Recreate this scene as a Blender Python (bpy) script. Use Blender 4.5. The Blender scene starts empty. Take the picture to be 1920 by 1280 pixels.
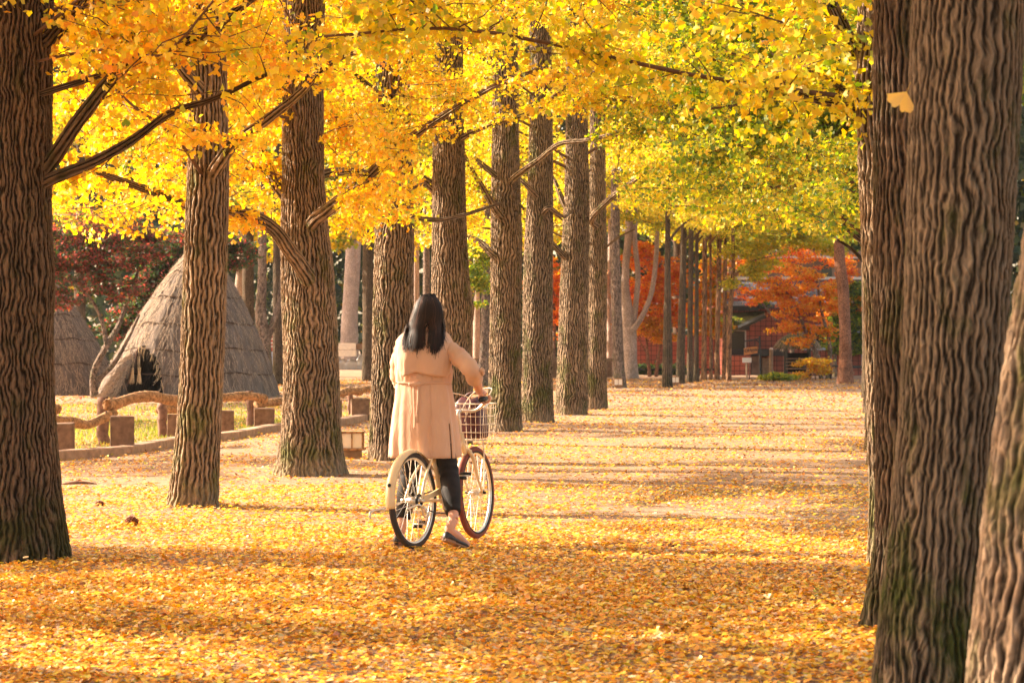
import bpy, math, random
import numpy as np
from mathutils import Vector
R = math.radians
sc = bpy.context.scene
COL = sc.collection
rng = np.random.default_rng(7)

# ------------------------------------------------------------------ camera
FPX, CAMZ = 4533.0, 1.31
cd = bpy.data.cameras.new('camera'); cam = bpy.data.objects.new('camera', cd); COL.objects.link(cam)
cam.location = (0, 0, CAMZ); cam.rotation_euler = (R(90), 0, 0)
cd.lens = 85; cd.sensor_width = 36; cd.clip_start = 0.1; cd.clip_end = 2000
cd.dof.use_dof = True; cd.dof.focus_distance = 19.5; cd.dof.aperture_fstop = 7.5
sc.camera = cam

# ------------------------------------------------------------------ light
SUN_EL = R(29)
SUN_H = Vector((-0.93, 0.37)).normalized()            # horizontal direction towards the sun
to_sun = Vector((SUN_H.x*math.cos(SUN_EL), SUN_H.y*math.cos(SUN_EL), math.sin(SUN_EL)))
sd = bpy.data.lights.new('sun', 'SUN'); sun = bpy.data.objects.new('sun', sd); COL.objects.link(sun)
sd.energy = 4.6; sd.angle = R(0.6); sd.color = (1.0, 0.85, 0.66)
sun.rotation_euler = to_sun.to_track_quat('Z', 'Y').to_euler()
w = bpy.data.worlds.new('World'); sc.world = w; w.use_nodes = True
nt = w.node_tree; bg = nt.nodes['Background']
sky = nt.nodes.new('ShaderNodeTexSky'); sky.sky_type = 'NISHITA'; sky.sun_disc = False
sky.sun_elevation = SUN_EL; sky.sun_rotation = math.atan2(SUN_H.x, SUN_H.y)
sky.dust_density = 3.0; sky.ozone_density = 0.6
wm = nt.nodes.new('ShaderNodeMix'); wm.data_type = 'RGBA'; wm.blend_type = 'MULTIPLY'; wm.inputs[0].default_value = 1
wm.inputs[7].default_value = (1.0, 0.84, 0.68, 1)      # white balance of a warm autumn picture
nt.links.new(sky.outputs[0], wm.inputs[6]); nt.links.new(wm.outputs[2], bg.inputs[0])
bg.inputs[1].default_value = 0.14
sc.view_settings.view_transform = 'Standard'; sc.view_settings.look = 'None'
sc.view_settings.exposure = 1.93; sc.view_settings.gamma = 1
cy = sc.cycles
cy.max_bounces = 8; cy.diffuse_bounces = 4; cy.glossy_bounces = 2; cy.transmission_bounces = 6; cy.transparent_max_bounces = 8
cy.caustics_reflective = False; cy.caustics_refractive = False; cy.sample_clamp_indirect = 6
cy.use_denoising = True

def W(px, py, Y):
    return np.array([(px-960)*Y/FPX, Y, CAMZ-(py-640)*Y/FPX])
def GY(py):
    return FPX*CAMZ/(py-640)
def hz(x, y):
    """gentle undulation of the ground"""
    return 0.012*np.sin(x*1.3+y*0.7)+0.010*np.sin(y*0.9-x*0.8+1)+0.006*np.sin(x*3.1+2)*np.sin(y*2.3)

# ------------------------------------------------------------------ materials
class NT:
    def __init__(s, name):
        s.m = bpy.data.materials.new(name); s.m.use_nodes = True; s.t = s.m.node_tree
        s.t.nodes.clear(); s.out = s.n('ShaderNodeOutputMaterial')
    def n(s, typ, **kw):
        nd = s.t.nodes.new(typ)
        for k, v in kw.items(): setattr(nd, k, v)
        return nd
    def l(s, a, b): s.t.links.new(a, b)
    def set(s, sock, v):
        if hasattr(v, 'is_output') or isinstance(v, bpy.types.NodeSocket): s.l(v, sock)
        else: sock.default_value = v
    def math(s, op, a, b=None, clamp=False):
        nd = s.n('ShaderNodeMath', operation=op, use_clamp=clamp); s.set(nd.inputs[0], a)
        if b is not None: s.set(nd.inputs[1], b)
        return nd.outputs[0]
    def noise(s, vec, scale, detail=4, rough=.55, dist=0):
        nd = s.n('ShaderNodeTexNoise'); s.set(nd.inputs['Scale'], scale); nd.inputs['Detail'].default_value = detail
        nd.inputs['Roughness'].default_value = rough; nd.inputs['Distortion'].default_value = dist
        if vec is not None: s.l(vec, nd.inputs['Vector'])
        return nd
    def voro(s, vec, scale, feature='F1'):
        nd = s.n('ShaderNodeTexVoronoi', feature=feature); nd.inputs['Scale'].default_value = scale
        if vec is not None: s.l(vec, nd.inputs['Vector'])
        return nd
    def scale(s, vec, v):
        nd = s.n('ShaderNodeVectorMath', operation='MULTIPLY'); s.l(vec, nd.inputs[0]); nd.inputs[1].default_value = v
        return nd.outputs[0]
    def add(s, a, b):
        nd = s.n('ShaderNodeVectorMath', operation='ADD'); s.l(a, nd.inputs[0]); s.set(nd.inputs[1], b); return nd.outputs[0]
    def ramp(s, fac, stops, interp='LINEAR'):
        nd = s.n('ShaderNodeValToRGB'); cr = nd.color_ramp; cr.interpolation = interp
        while len(cr.elements) < len(stops): cr.elements.new(0.5)
        for e, (p, c) in zip(cr.elements, stops):
            e.position = p; e.color = (*c, 1) if len(c) == 3 else c
        s.l(fac, nd.inputs[0]); return nd.outputs[0]
    def mix(s, fac, a, b, mode='MIX'):
        nd = s.n('ShaderNodeMix', data_type='RGBA', blend_type=mode); s.set(nd.inputs[0], fac)
        for i, v in ((6, a), (7, b)):
            s.set(nd.inputs[i], (*v, 1) if isinstance(v, tuple) and len(v) == 3 else v)
        return nd.outputs[2]
    def geo(s): return s.n('ShaderNodeNewGeometry').outputs['Position']
    def obj(s): return s.n('ShaderNodeTexCoord').outputs['Object']
    def attr(s, name): return s.n('ShaderNodeAttribute', attribute_name=name)
    def pbr(s, col, rough=.7, spec=.3, metal=0, bump=None, bstr=.5, bdist=.01, sheen=0):
        b = s.n('ShaderNodeBsdfPrincipled'); s.set(b.inputs['Base Color'], (*col, 1) if isinstance(col, tuple) and len(col) == 3 else col)
        s.set(b.inputs['Roughness'], rough); b.inputs['Specular IOR Level'].default_value = spec; b.inputs['Metallic'].default_value = metal
        if sheen: b.inputs['Sheen Weight'].default_value = sheen
        if bump is not None:
            bp = s.n('ShaderNodeBump'); bp.inputs['Strength'].default_value = bstr; bp.inputs['Distance'].default_value = bdist
            s.l(bump, bp.inputs['Height']); s.l(bp.outputs[0], b.inputs['Normal'])
        s.l(b.outputs[0], s.out.inputs[0]); return b

def simple(name, col, rough=.6, spec=.4, metal=0, var=.15, vs=8, bstr=.15, bs=60):
    t = NT(name); g = t.obj(); n = t.noise(g, vs); lo = tuple(c*(1-var) for c in col); hi = tuple(min(1, c*(1+var)) for c in col)
    c = t.ramp(n.outputs[0], [(.3, lo), (.7, hi)]); f = t.noise(g, bs, 3)
    t.pbr(c, rough, spec, metal, f.outputs[0], bstr, .003); return t.m

def bark_mat(name, ridge, furrow, moss, sc_=24, disp=.011, stretch=.19, mossamt=.5, midc=None, low=None):
    t = NT(name); v = t.attr('bark').outputs['Vector']
    v = t.scale(v, (1, 1, stretch))
    wn = t.noise(t.scale(v, (1, 1, 1.4)), 6, 2).outputs['Color']
    wv = t.n('ShaderNodeVectorMath', operation='MULTIPLY_ADD'); t.l(wn, wv.inputs[0]); wv.inputs[1].default_value = (.10, .10, .03); t.l(v, wv.inputs[2])
    wv = wv.outputs[0]
    n0 = t.noise(wv, sc_*.95, 1.0, .4, .2).outputs[0]
    n1 = t.noise(wv, sc_*1.8, 1.5, .45, .2).outputs[0]
    r0 = t.math('SUBTRACT', 1, t.math('MULTIPLY', t.math('ABSOLUTE', t.math('SUBTRACT', n0, .5)), 9), True)
    r1 = t.math('SUBTRACT', 1, t.math('MULTIPLY', t.math('ABSOLUTE', t.math('SUBTRACT', n1, .47)), 10), True)
    h = t.math('MAXIMUM', t.math('POWER', r0, .8), t.math('MULTIPLY', t.math('POWER', r1, .9), .72))
    fine = t.noise(t.scale(v, (1, 1, 2.5)), 130, 4, .65).outputs[0]
    hh = t.math('ADD', t.math('MULTIPLY', h, .85), t.math('MULTIPLY', t.math('SUBTRACT', fine, .35), .5))
    col = t.ramp(hh, [(.06, furrow), (.34, midc or tuple(r*.33+f*.67 for r, f in zip(ridge, furrow))), (.62, tuple(r*.8 for r in ridge)), (.95, tuple(min(1, r*1.2) for r in ridge))])
    fv = t.noise(t.attr('bark').outputs['Vector'], 1.7, 3).outputs[0]
    col = t.mix(t.math('MULTIPLY', fv, .7), col, tuple(r*.55 for r in ridge), 'MIX') if False else t.mix(.55, col, t.ramp(fv, [(.3, (.55, .5, .45)), (.7, (1.15, 1.1, 1.05))]), 'MULTIPLY')
    # moss: lower trunk and patches on the shady side
    sz = t.n('ShaderNodeSeparateXYZ'); t.l(t.attr('bark').outputs['Vector'], sz.inputs[0])
    ht = t.attr('height').outputs['Fac']
    base = t.math('SUBTRACT', 1.0, t.math('MULTIPLY', ht, .75), True)
    mn = t.noise(t.scale(t.attr('bark').outputs['Vector'], (1, 1, .45)), 5.5, 5, .7).outputs[0]
    mm = t.math('ADD', mn, t.math('MULTIPLY', base, .13))
    mm = t.math('MULTIPLY', t.math('SUBTRACT', mm, .56), 8, True)
    mm = t.math('MULTIPLY', mm, mossamt)
    col = t.mix(mm, col, moss)
    if low: col = t.mix(t.math('MULTIPLY', t.math('SUBTRACT', 1, t.math('MULTIPLY', ht, 5), True), .7), col, low)
    t.pbr(col, .85, .2, 0, hh, .9, .016)
    dn = t.n('ShaderNodeDisplacement'); t.l(h, dn.inputs['Height']); dn.inputs['Midlevel'].default_value = .5; dn.inputs['Scale'].default_value = disp
    t.l(dn.outputs[0], t.out.inputs['Displacement'])
    t.m.displacement_method = 'BOTH'; return t.m

def ginkgo_bark(name, ridge, furrow, moss, disp=.012, mossamt=.5, low=None, dens=1.5, warp=25.0, tint=(1, 1, 1)):
    t = NT(name); b0 = t.attr('bark').outputs['Vector']; N = t.attr('ridges').outputs['Fac']
    sx = t.n('ShaderNodeSeparateXYZ'); t.l(b0, sx.inputs[0]); th = t.math('ARCTAN2', sx.outputs[1], sx.outputs[0])
    def ph(mult, sc_, wz, amp, off):
        v = t.add(t.scale(b0, (sc_, sc_, wz)), (off, off*2, off*3)); n = t.noise(v, 1.0, 2.0, .5).outputs[0]
        p = t.math('ADD', t.math('MULTIPLY', th, t.math('ROUND', t.math('MULTIPLY', N, mult*dens))), t.math('MULTIPLY', t.math('MULTIPLY', t.math('SUBTRACT', n, .5), amp), t.math('MULTIPLY', N, .04, True)))
        return t.math('ADD', .5, t.math('MULTIPLY', t.math('COSINE', p), .5))
    a = ph(1.0, 8, 4.6, warp, 0); c = ph(1.7, 15, 9, warp*1.1, 7.3)
    brk = t.noise(t.scale(b0, (26, 26, 11)), 1.0, 3, .6).outputs[0]; fib = t.noise(t.scale(b0, (120, 120, 26)), 1.0, 4, .65).outputs[0]
    h = t.math('ADD', t.math('MULTIPLY', t.math('POWER', a, .85), .62), t.math('MULTIPLY', c, .24))
    h = t.math('ADD', h, t.math('MULTIPLY', t.math('SUBTRACT', brk, .5), 1.1))
    hh = t.math('ADD', h, t.math('MULTIPLY', t.math('SUBTRACT', fib, .5), .50))
    col = t.ramp(hh, [(.12, furrow), (.36, tuple(r*.42+f*.58 for r, f in zip(ridge, furrow))), (.60, tuple(r*.85 for r in ridge)), (.90, tuple(min(1, r*1.2) for r in ridge))])
    fv = t.noise(b0, 1.9, 4).outputs[0]; col = t.mix(.6, col, t.ramp(fv, [(.3, (.5, .48, .46)), (.7, (1.2, 1.14, 1.06))]), 'MULTIPLY')
    ht = t.attr('height').outputs['Fac']; base = t.math('SUBTRACT', 1.0, t.math('MULTIPLY', ht, .7), True)
    mn = t.noise(t.scale(b0, (1, 1, .5)), 5.0, 6, .72).outputs[0]; mm = t.math('MULTIPLY', t.math('SUBTRACT', t.math('ADD', mn, t.math('MULTIPLY', base, .10)), .53), 7, True)
    col = t.mix(t.math('MULTIPLY', mm, mossamt), col, t.ramp(hh, [(.2, tuple(m*.35 for m in moss)), (.8, moss)]))
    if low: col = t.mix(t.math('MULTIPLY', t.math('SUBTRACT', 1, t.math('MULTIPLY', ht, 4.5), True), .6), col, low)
    t.pbr(col, .9, .15, 0, hh, .9, .012)
    dn = t.n('ShaderNodeDisplacement'); t.l(h, dn.inputs['Height']); dn.inputs['Midlevel'].default_value = .45; dn.inputs['Scale'].default_value = disp*1.5
    t.l(dn.outputs[0], t.out.inputs['Displacement']); t.m.displacement_method = 'BOTH'; return t.m
M = {}
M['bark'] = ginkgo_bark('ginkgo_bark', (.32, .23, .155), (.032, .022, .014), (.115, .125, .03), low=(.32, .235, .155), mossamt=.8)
M['bark_shade_dark'] = ginkgo_bark('ginkgo_bark_shade_dark', (.185, .125, .082), (.018, .012, .008), (.06, .06, .015), disp=.010, mossamt=.85, dens=1.7, warp=28)  # darker bark copy; the left trunk's shadow is put into the colour
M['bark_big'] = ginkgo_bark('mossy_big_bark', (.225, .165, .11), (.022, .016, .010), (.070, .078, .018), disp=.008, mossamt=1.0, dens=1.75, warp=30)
M['bark_far'] = ginkgo_bark('ginkgo_bark_far', (.17, .12, .08), (.025, .017, .011), (.07, .07, .02), disp=.008, mossamt=.4)
M['bark_brown'] = bark_mat('reddish_far_bark', (.36, .19, .10), (.08, .04, .022), (.1, .08, .02), sc_=20, disp=.008, mossamt=.2)
M['bark_pine'] = bark_mat('pine_bark', (.42, .20, .12), (.12, .05, .03), (.3, .12, .06), sc_=30, disp=.004, stretch=.5)
M['bark_pale'] = bark_mat('pale_bark', (.66, .50, .42), (.38, .27, .22), (.3, .26, .2), sc_=30, disp=.003, stretch=.4)
M['bark_grey'] = bark_mat('grey_bark', (.30, .22, .17), (.06, .04, .03), (.1, .1, .04), sc_=26, disp=.006, stretch=.25)

def leaf_mat(name, trans=.5, rough=.55, gloss=.05):
    t = NT(name); c = t.attr('leafcol').outputs['Color']
    d = t.n('ShaderNodeBsdfDiffuse'); tr = t.n('ShaderNodeBsdfTranslucent'); gl = t.n('ShaderNodeBsdfGlossy'); gl.inputs['Roughness'].default_value = rough
    t.l(c, d.inputs[0])
    hs = t.n('ShaderNodeHueSaturation'); hs.inputs['Saturation'].default_value = 1.08; hs.inputs['Value'].default_value = 1.0; t.l(c, hs.inputs['Color']); t.l(hs.outputs[0], tr.inputs[0])
    m1 = t.n('ShaderNodeMixShader'); m1.inputs[0].default_value = trans; t.l(d.outputs[0], m1.inputs[1]); t.l(tr.outputs[0], m1.inputs[2])
    m2 = t.n('ShaderNodeMixShader'); m2.inputs[0].default_value = gloss; t.l(m1.outputs[0], m2.inputs[1]); t.l(gl.outputs[0], m2.inputs[2])
    t.l(m2.outputs[0], t.out.inputs[0]); return t.m
M['leaf'] = leaf_mat('leaves_on_tree', .55)
M['fallen'] = leaf_mat('fallen_leaves', .18, .42, .12)

# ------------------------------------------------------------------ object helpers
ORG = {}
def thing(name, label, cat, loc=(0, 0, 0), group=None):
    o = bpy.data.objects.new(name, None); COL.objects.link(o); o.location = tuple(float(v) for v in loc); o.empty_display_size = .1
    o['label'] = label; o['category'] = cat
    if group: o['group'] = group
    ORG[o.name] = np.array(loc, float); return o
def tag(o, label, cat, group=None):
    o['label'] = label; o['category'] = cat
    if group: o['group'] = group
    return o
def mesh_np(name, V, F, mat, parent=None, smooth=False, attrs=None, plabel=None):
    """V (n,3), F (m,k) constant-size polygons, or list of polygons"""
    org = ORG[parent.name] if parent else np.zeros(3)
    V = np.asarray(V, float)-org
    me = bpy.data.meshes.new(name)
    if isinstance(F, list):
        me.from_pydata(V.tolist(), [], F)
    else:
        F = np.asarray(F, np.int32); k = F.shape[1]
        me.vertices.add(len(V)); me.vertices.foreach_set('co', V.astype(np.float32).ravel())
        me.loops.add(F.size); me.loops.foreach_set('vertex_index', F.ravel())
        me.polygons.add(len(F)); me.polygons.foreach_set('loop_start', np.arange(0, F.size, k, dtype=np.int32))
        try: me.polygons.foreach_set('loop_total', np.full(len(F), k, np.int32))
        except Exception: pass
        me.update(calc_edges=True)
    for (an, typ, dom, data) in (attrs or []):
        a = me.attributes.new(an, typ, dom)
        key = {'FLOAT': 'value', 'FLOAT_VECTOR': 'vector', 'FLOAT_COLOR': 'color'}[typ]
        a.data.foreach_set(key, np.asarray(data, np.float32).ravel())
    if smooth: me.polygons.foreach_set('use_smooth', np.ones(len(me.polygons), bool))
    me.validate(); me.materials.append(mat)
    o = bpy.data.objects.new(name, me); COL.objects.link(o)
    if parent: o.parent = parent
    ORG[o.name] = org
    if plabel: o['label'] = plabel
    return o
def catmull(P, n):
    P = np.asarray(P, float)
    if len(P) == 2: t = np.linspace(0, 1, n)[:, None]; return P[0]*(1-t)+P[1]*t
    Q = np.vstack([2*P[0]-P[1], P, 2*P[-1]-P[-2]]); out = []
    for t in np.linspace(0, len(P)-1-1e-9, n):
        i = int(t); f = t-i; a, b, c, d = Q[i:i+4]
        out.append(.5*((2*b)+(-a+c)*f+(2*a-5*b+4*c-d)*f*f+(-a+3*b-3*c+d)*f**3))
    return np.array(out)
class MB:
    def __init__(s): s.V = []; s.F = []; s.n = 0
    def add(s, V, F):
        V = np.asarray(V, float); s.V.append(V); s.F += [tuple(int(i)+s.n for i in f) for f in F]; s.n += len(V)
    def box(s, lo, hi, rot=0, c=None, jit=0):
        lo = np.array(lo, float); hi = np.array(hi, float)
        V = np.array([[x, y, z] for z in (lo[2], hi[2]) for x, y in ((lo[0], lo[1]), (hi[0], lo[1]), (hi[0], hi[1]), (lo[0], hi[1]))])
        if jit: V = V+rng.uniform(-jit, jit, V.shape)
        if rot:
            cc = np.array(c if c is not None else (lo+hi)/2)[:2]; co, si = math.cos(rot), math.sin(rot); d = V[:, :2]-cc
            V[:, 0] = cc[0]+d[:, 0]*co-d[:, 1]*si; V[:, 1] = cc[1]+d[:, 0]*si+d[:, 1]*co
        s.add(V, [(0, 3, 2, 1), (4, 5, 6, 7), (0, 1, 5, 4), (1, 2, 6, 5), (2, 3, 7, 6), (3, 0, 4, 7)]); return s
    def tube(s, P, r, seg=8, closed=False, flat=1.0, up=(0, 0, 1)):
        P = np.asarray(P, float); n = len(P); r = np.full(n, r) if np.isscalar(r) else np.asarray(r, float)
        T = np.gradient(P, axis=0)
        if closed: T = np.roll(P, -1, 0)-np.roll(P, 1, 0)
        T /= np.linalg.norm(T, axis=1)[:, None]+1e-12
        u = np.array(up, float)
        if abs(T[0] @ u) > .95: u = np.array([1., 0, 0])
        N = np.zeros_like(P); b = u-T[0]*(T[0] @ u); b /= np.linalg.norm(b); N[0] = b
        for i in range(1, n):
            b = N[i-1]-T[i]*(T[i] @ N[i-1]); N[i] = b/(np.linalg.norm(b)+1e-12)
        B = np.cross(T, N); th = np.linspace(0, 2*np.pi, seg, endpoint=False)
        V = P[:, None]+r[:, None, None]*(np.cos(th)[None, :, None]*N[:, None]*flat+np.sin(th)[None, :, None]*B[:, None])
        F = []
        m = n if closed else n-1
        for i in range(m):
            j = (i+1) % n
            for k in range(seg): F.append((i*seg+k, i*seg+(k+1) % seg, j*seg+(k+1) % seg, j*seg+k))
        if not closed: F += [tuple(range(seg))[::-1], tuple((n-1)*seg+k for k in range(seg))]
        s.add(V.reshape(-1, 3), F); return s
    def lathe(s, prof, c, seg=24, ax=None):
        """prof [(r,z)] about the vertical through c"""
        th = np.linspace(0, 2*np.pi, seg, endpoint=False); V = []; F = []
        for r_, z in prof:
            for t in th: V.append((c[0]+r_*math.cos(t), c[1]+r_*math.sin(t), c[2]+z))
        for i in range(len(prof)-1):
            for k in range(seg): F.append((i*seg+k, i*seg+(k+1) % seg, (i+1)*seg+(k+1) % seg, (i+1)*seg+k))
        F += [tuple(range(seg))[::-1], tuple((len(prof)-1)*seg+k for k in range(seg))]
        s.add(V, F); return s
    def ell(s, c, rad, seg=16, ring=10):
        V = []; F = []
        for i in range(ring+1):
            a = math.pi*i/ring
            for k in range(seg):
                t = 2*math.pi*k/seg; V.append((c[0]+rad[0]*math.sin(a)*math.cos(t), c[1]+rad[1]*math.sin(a)*math.sin(t), c[2]-rad[2]*math.cos(a)))
        for i in range(ring):
            for k in range(seg): F.append((i*seg+k, i*seg+(k+1) % seg, (i+1)*seg+(k+1) % seg, (i+1)*seg+k))
        s.add(V, F); return s
    def build(s, name, mat, parent=None, smooth=False, plabel=None):
        return mesh_np(name, np.vstack(s.V), s.F, mat, parent, smooth, plabel=plabel)
def bevel(o, wd=.01, seg=2):
    m = o.modifiers.new('bevel', 'BEVEL'); m.width = wd; m.segments = seg; m.limit_method = 'ANGLE'; m.angle_limit = R(35); return o
def kind(o, k='structure'): o['kind'] = k; return o

# ------------------------------------------------------------------ leaves
def unit(v): return v/(np.linalg.norm(v, axis=-1, keepdims=True)+1e-12)
FAN = np.array([[0, 0, 0], [.70, 0, 0], [.95, .30, .12], [.56, .58, .2], [.95, -.30, .12], [.56, -.58, .2]])
FANF = np.array([[0, 1, 2, 3], [0, 5, 4, 1]])
KITE = np.array([[0, 0, 0], [.62, .42, .05], [.95, 0, 0], [.62, -.42, .05]]); KITEF = np.array([[0, 3, 2, 1]])
STAR = np.array([[0, 0, 0], [.25, .5, .03], [.45, .12, 0], [1, 0, .04], [.45, -.12, 0], [.25, -.5, .03]]); STARF = np.array([[0, 5, 4, 2], [0, 2, 1, 0]])
def leaf_arrays(P, A, N, S, C, fine=True):
    T, F = (FAN, FANF) if fine else (KITE, KITEF)
    A = unit(A); N = unit(N-A*np.sum(N*A, 1, keepdims=True)); B = np.cross(N, A); n = len(P); k = len(T)
    cup = rng.uniform(-1.3, 1.6, n)
    V = P[:, None]+S[:, None, None]*(T[None, :, 0:1]*A[:, None]+T[None, :, 1:2]*B[:, None]+(T[None, :, 2:3]*cup[:, None, None])*N[:, None])
    FF = (np.arange(n)*k)[:, None, None]+F[None]
    CC = np.repeat(C, len(F), axis=0)
    return V.reshape(-1, 3), FF.reshape(-1, 4), np.hstack([CC, np.ones((len(CC), 1))])
PAL = {
 'orange': [(.92, .50, .02), (.92, .57, .025), (.90, .41, .015), (.90, .67, .07), (.72, .60, .045)],
 'yellow': [(.86, .61, .03), (.83, .64, .035), (.86, .54, .025), (.66, .60, .04), (.86, .68, .10)],
 'lemon':  [(.80, .66, .035), (.68, .63, .04), (.83, .61, .03), (.46, .52, .035), (.83, .71, .11)],
 'lime':   [(.55, .52, .04), (.38, .44, .035), (.72, .57, .04), (.25, .36, .025), (.80, .54, .03)],
 'green':  [(.16, .27, .02), (.24, .34, .02), (.11, .19, .02), (.42, .45, .03), (.3, .34, .02)],
 'dkgreen': [(.04, .09, .02), (.06, .12, .025), (.03, .07, .02), (.10, .14, .03), (.05, .10, .03)],
 'maple':  [(.95, .33, .02), (.96, .42, .025), (.92, .24, .02), (.97, .52, .04), (.80, .18, .02)],
 'redmaple': [(.95, .21, .03), (.90, .15, .035), (.95, .30, .03), (.7, .10, .03), (.95, .38, .04)],
 'burgundy': [(.36, .09, .07), (.45, .10, .08), (.24, .08, .05), (.62, .12, .09), (.16, .17, .05)],
 'burgreen': [(.07, .11, .03), (.10, .14, .03), (.16, .05, .03), (.05, .08, .02), (.22, .07, .04)],
 'amber':  [(.85, .42, .02), (.9, .5, .03), (.75, .3, .02), (.9, .55, .05), (.5, .2, .02)],
}
def palette(mix, n):
    """mix: list of (name, weight)"""
    names = [m[0] for m in mix]; p = np.array([m[1] for m in mix], float); p /= p.sum()
    which = rng.choice(len(names), n, p=p); out = np.zeros((n, 3))
    for i, nm in enumerate(names):
        k = which == i; A = np.array(PAL[nm]); out[k] = A[rng.choice(5, k.sum(), p=[.3, .25, .2, .15, .1])]
    return np.clip(out*rng.normal(1, .13, (n, 1))*rng.normal(1, .05, (n, 3)), 0.004, .97)

# lower edge of the foliage as the place shows it, by depth band, and the trunks that stay clear
G_NEAR = ([-400, 60, 95, 200, 250, 330, 345, 430, 480, 520, 615, 700, 780, 870, 980, 1100, 1180, 1300, 1400, 1450, 1500, 1560, 1600, 1640, 1700, 2400],
          [60, 80, 430, 505, 505, 465, 410, 440, 470, 470, 400, 450, 440, 300, 255, 290, 240, 280, 350, 430, 480, 490, 440, 360, 0, -50])
G_MID = ([-400, 95, 430, 615, 640, 700, 880, 980, 1050, 1140, 1200, 1300, 1370, 1450, 1600, 1650, 2400],
         [400, 410, 480, 450, 490, 480, 480, 460, 450, 430, 405, 400, 440, 410, 440, 440, 440])
G_FAR = ([-400, 95, 600, 880, 1140, 1200, 1290, 1340, 1400, 1460, 1500, 1600, 2400],
         [430, 430, 500, 520, 440, 440, 470, 500, 540, 480, 470, 480, 480])
CLEAR = [  # px left, px right, depth, foliage ends at this py in front of it
 (-200, 108, 14.7, 45), (338, 432, 19.0, 280), (520, 625, 23.6, 188), (716, 775, 26.4, 430), (805, 882, 31.0, 255), (915, 980, 35.0, 232),
 (980, 1040, 39.3, 212), (1045, 1105, 43, 222), (1103, 1140, 46.9, 290), (1150, 1180, 68, 400), (1238, 1262, 68, 400), (1268, 1290, 73, 430),
 (1292, 1360, 82, 440), (1605, 1720, 12.5, -20), (1690, 2400, 14, -400)]
WIN = [(520, 618, 23.4, -40, 45), (345, 428, 18.9, 118, 200), (705, 765, 26.2, 120, 212), (812, 868, 30.8, 55, 135), (925, 972, 34.8, 120, 185), (992, 1035, 39, 40, 130), (1062, 1102, 42.8, 0, 55), (525, 612, 23.4, 150, 200)]  # trunk stretches that show between the leaves
def allowed(P):
    px = 960+FPX*P[:, 0]/P[:, 1]; py = 640-FPX*(P[:, 2]-CAMZ)/P[:, 1]; Y = P[:, 1]
    jit = rng.normal(0, 14, len(P))
    g = np.where(Y < 26, np.interp(px, *G_NEAR), np.where(Y < 58, np.interp(px, *G_MID), np.interp(px, *G_FAR)))
    g = np.where((Y < 14.5) & (px < 1250), np.minimum(g, 190), g)
    ok = (py+jit < g) | (Y < 6)
    ok &= ~((Y < 12.8) & (px > -50) & (px < 1290) & (py > -40)) & ~((Y < 9.5) & (px > -200) & (px < 2100) & (py > -250))
    for a, b, d, v0, v1 in WIN: ok &= ~((px > a) & (px < b) & (Y < d) & (py+jit > v0) & (py+jit < v1) & (rng.random(len(P)) < .88))
    for a, b, d, v in CLEAR: ok &= ~((px > a-10) & (px < b+10) & (Y < d) & (py+jit*.6 > v))
    return ok
LIT = [  # path stretches made sunny by dropping the leaves that shade them: x, y of the two ends, half width
 ((-0.9, 17.0), (3.4, 14.4), .72), ((-0.6, 26.2), (5.2, 23.2), .4), ((-3.2, 22.4), (-.5, 21.2), .35),
 ((0.5, 36), (7, 33), .3), ((-2.8, 19.6), (-1.0, 18.6), .3), ((-1, 44), (9, 40), .5), ((1, 60), (11, 56), .8)]
SUNNY = [(-2.55, 19.2, .34, -.2, 3.0), (-1.95, 23.6, .40, -.2, 2.6), (-1.55, 26.7, .42, .3, 3.2), (-.56, 15.6, .42, .2, 1.8), (-.9, 31, .4, .8, 2.2), (-.1, 35.3, .4, 0, 3), (.55, 39.6, .3, 0, 3), (-3.0, 29, .6, 0, 1.2), (-6.2, 57, 1.2, 0, 2), (2.3, 14.4, .3, 0, 1.2)]  # spots made sunny by dropping the leaves towards the sun
def sunlit(P, only=None):
    t = np.maximum(P[:, 2], 0)/math.tan(SUN_EL); gx = P[:, 0]-t*SUN_H.x; gy = P[:, 1]-t*SUN_H.y
    ok = np.zeros(len(P), bool)
    for (x0, y0), (x1, y1), hw in (LIT if only is None else LIT[:only]):
        dx, dy = x1-x0, y1-y0; L2 = dx*dx+dy*dy; u = ((gx-x0)*dx+(gy-y0)*dy)/L2
        d = np.abs((gx-x0)*dy-(gy-y0)*dx)/math.sqrt(L2)
        ok |= (u > -.05) & (u < 1.05) & (d < hw*(.85+.3*np.sin(gx*5)))
    for bx, by, rr, z0, z1 in (SUNNY if only is None else []):
        dx, dy = P[:, 0]-bx, P[:, 1]-by; al = dx*SUN_H.x+dy*SUN_H.y; cr = np.abs(dx*SUN_H.y-dy*SUN_H.x); zt = P[:, 2]-al*math.tan(SUN_EL)
        ok |= (al > .4) & (cr < rr) & (zt > z0) & (zt < z1)
    return ok
def inview(P, m=160):
    px = 960+FPX*P[:, 0]/P[:, 1]; py = 640-FPX*(P[:, 2]-CAMZ)/P[:, 1]
    return (px > -m) & (px < 1920+m) & (py > -m) & (P[:, 1] > 5)

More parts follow.
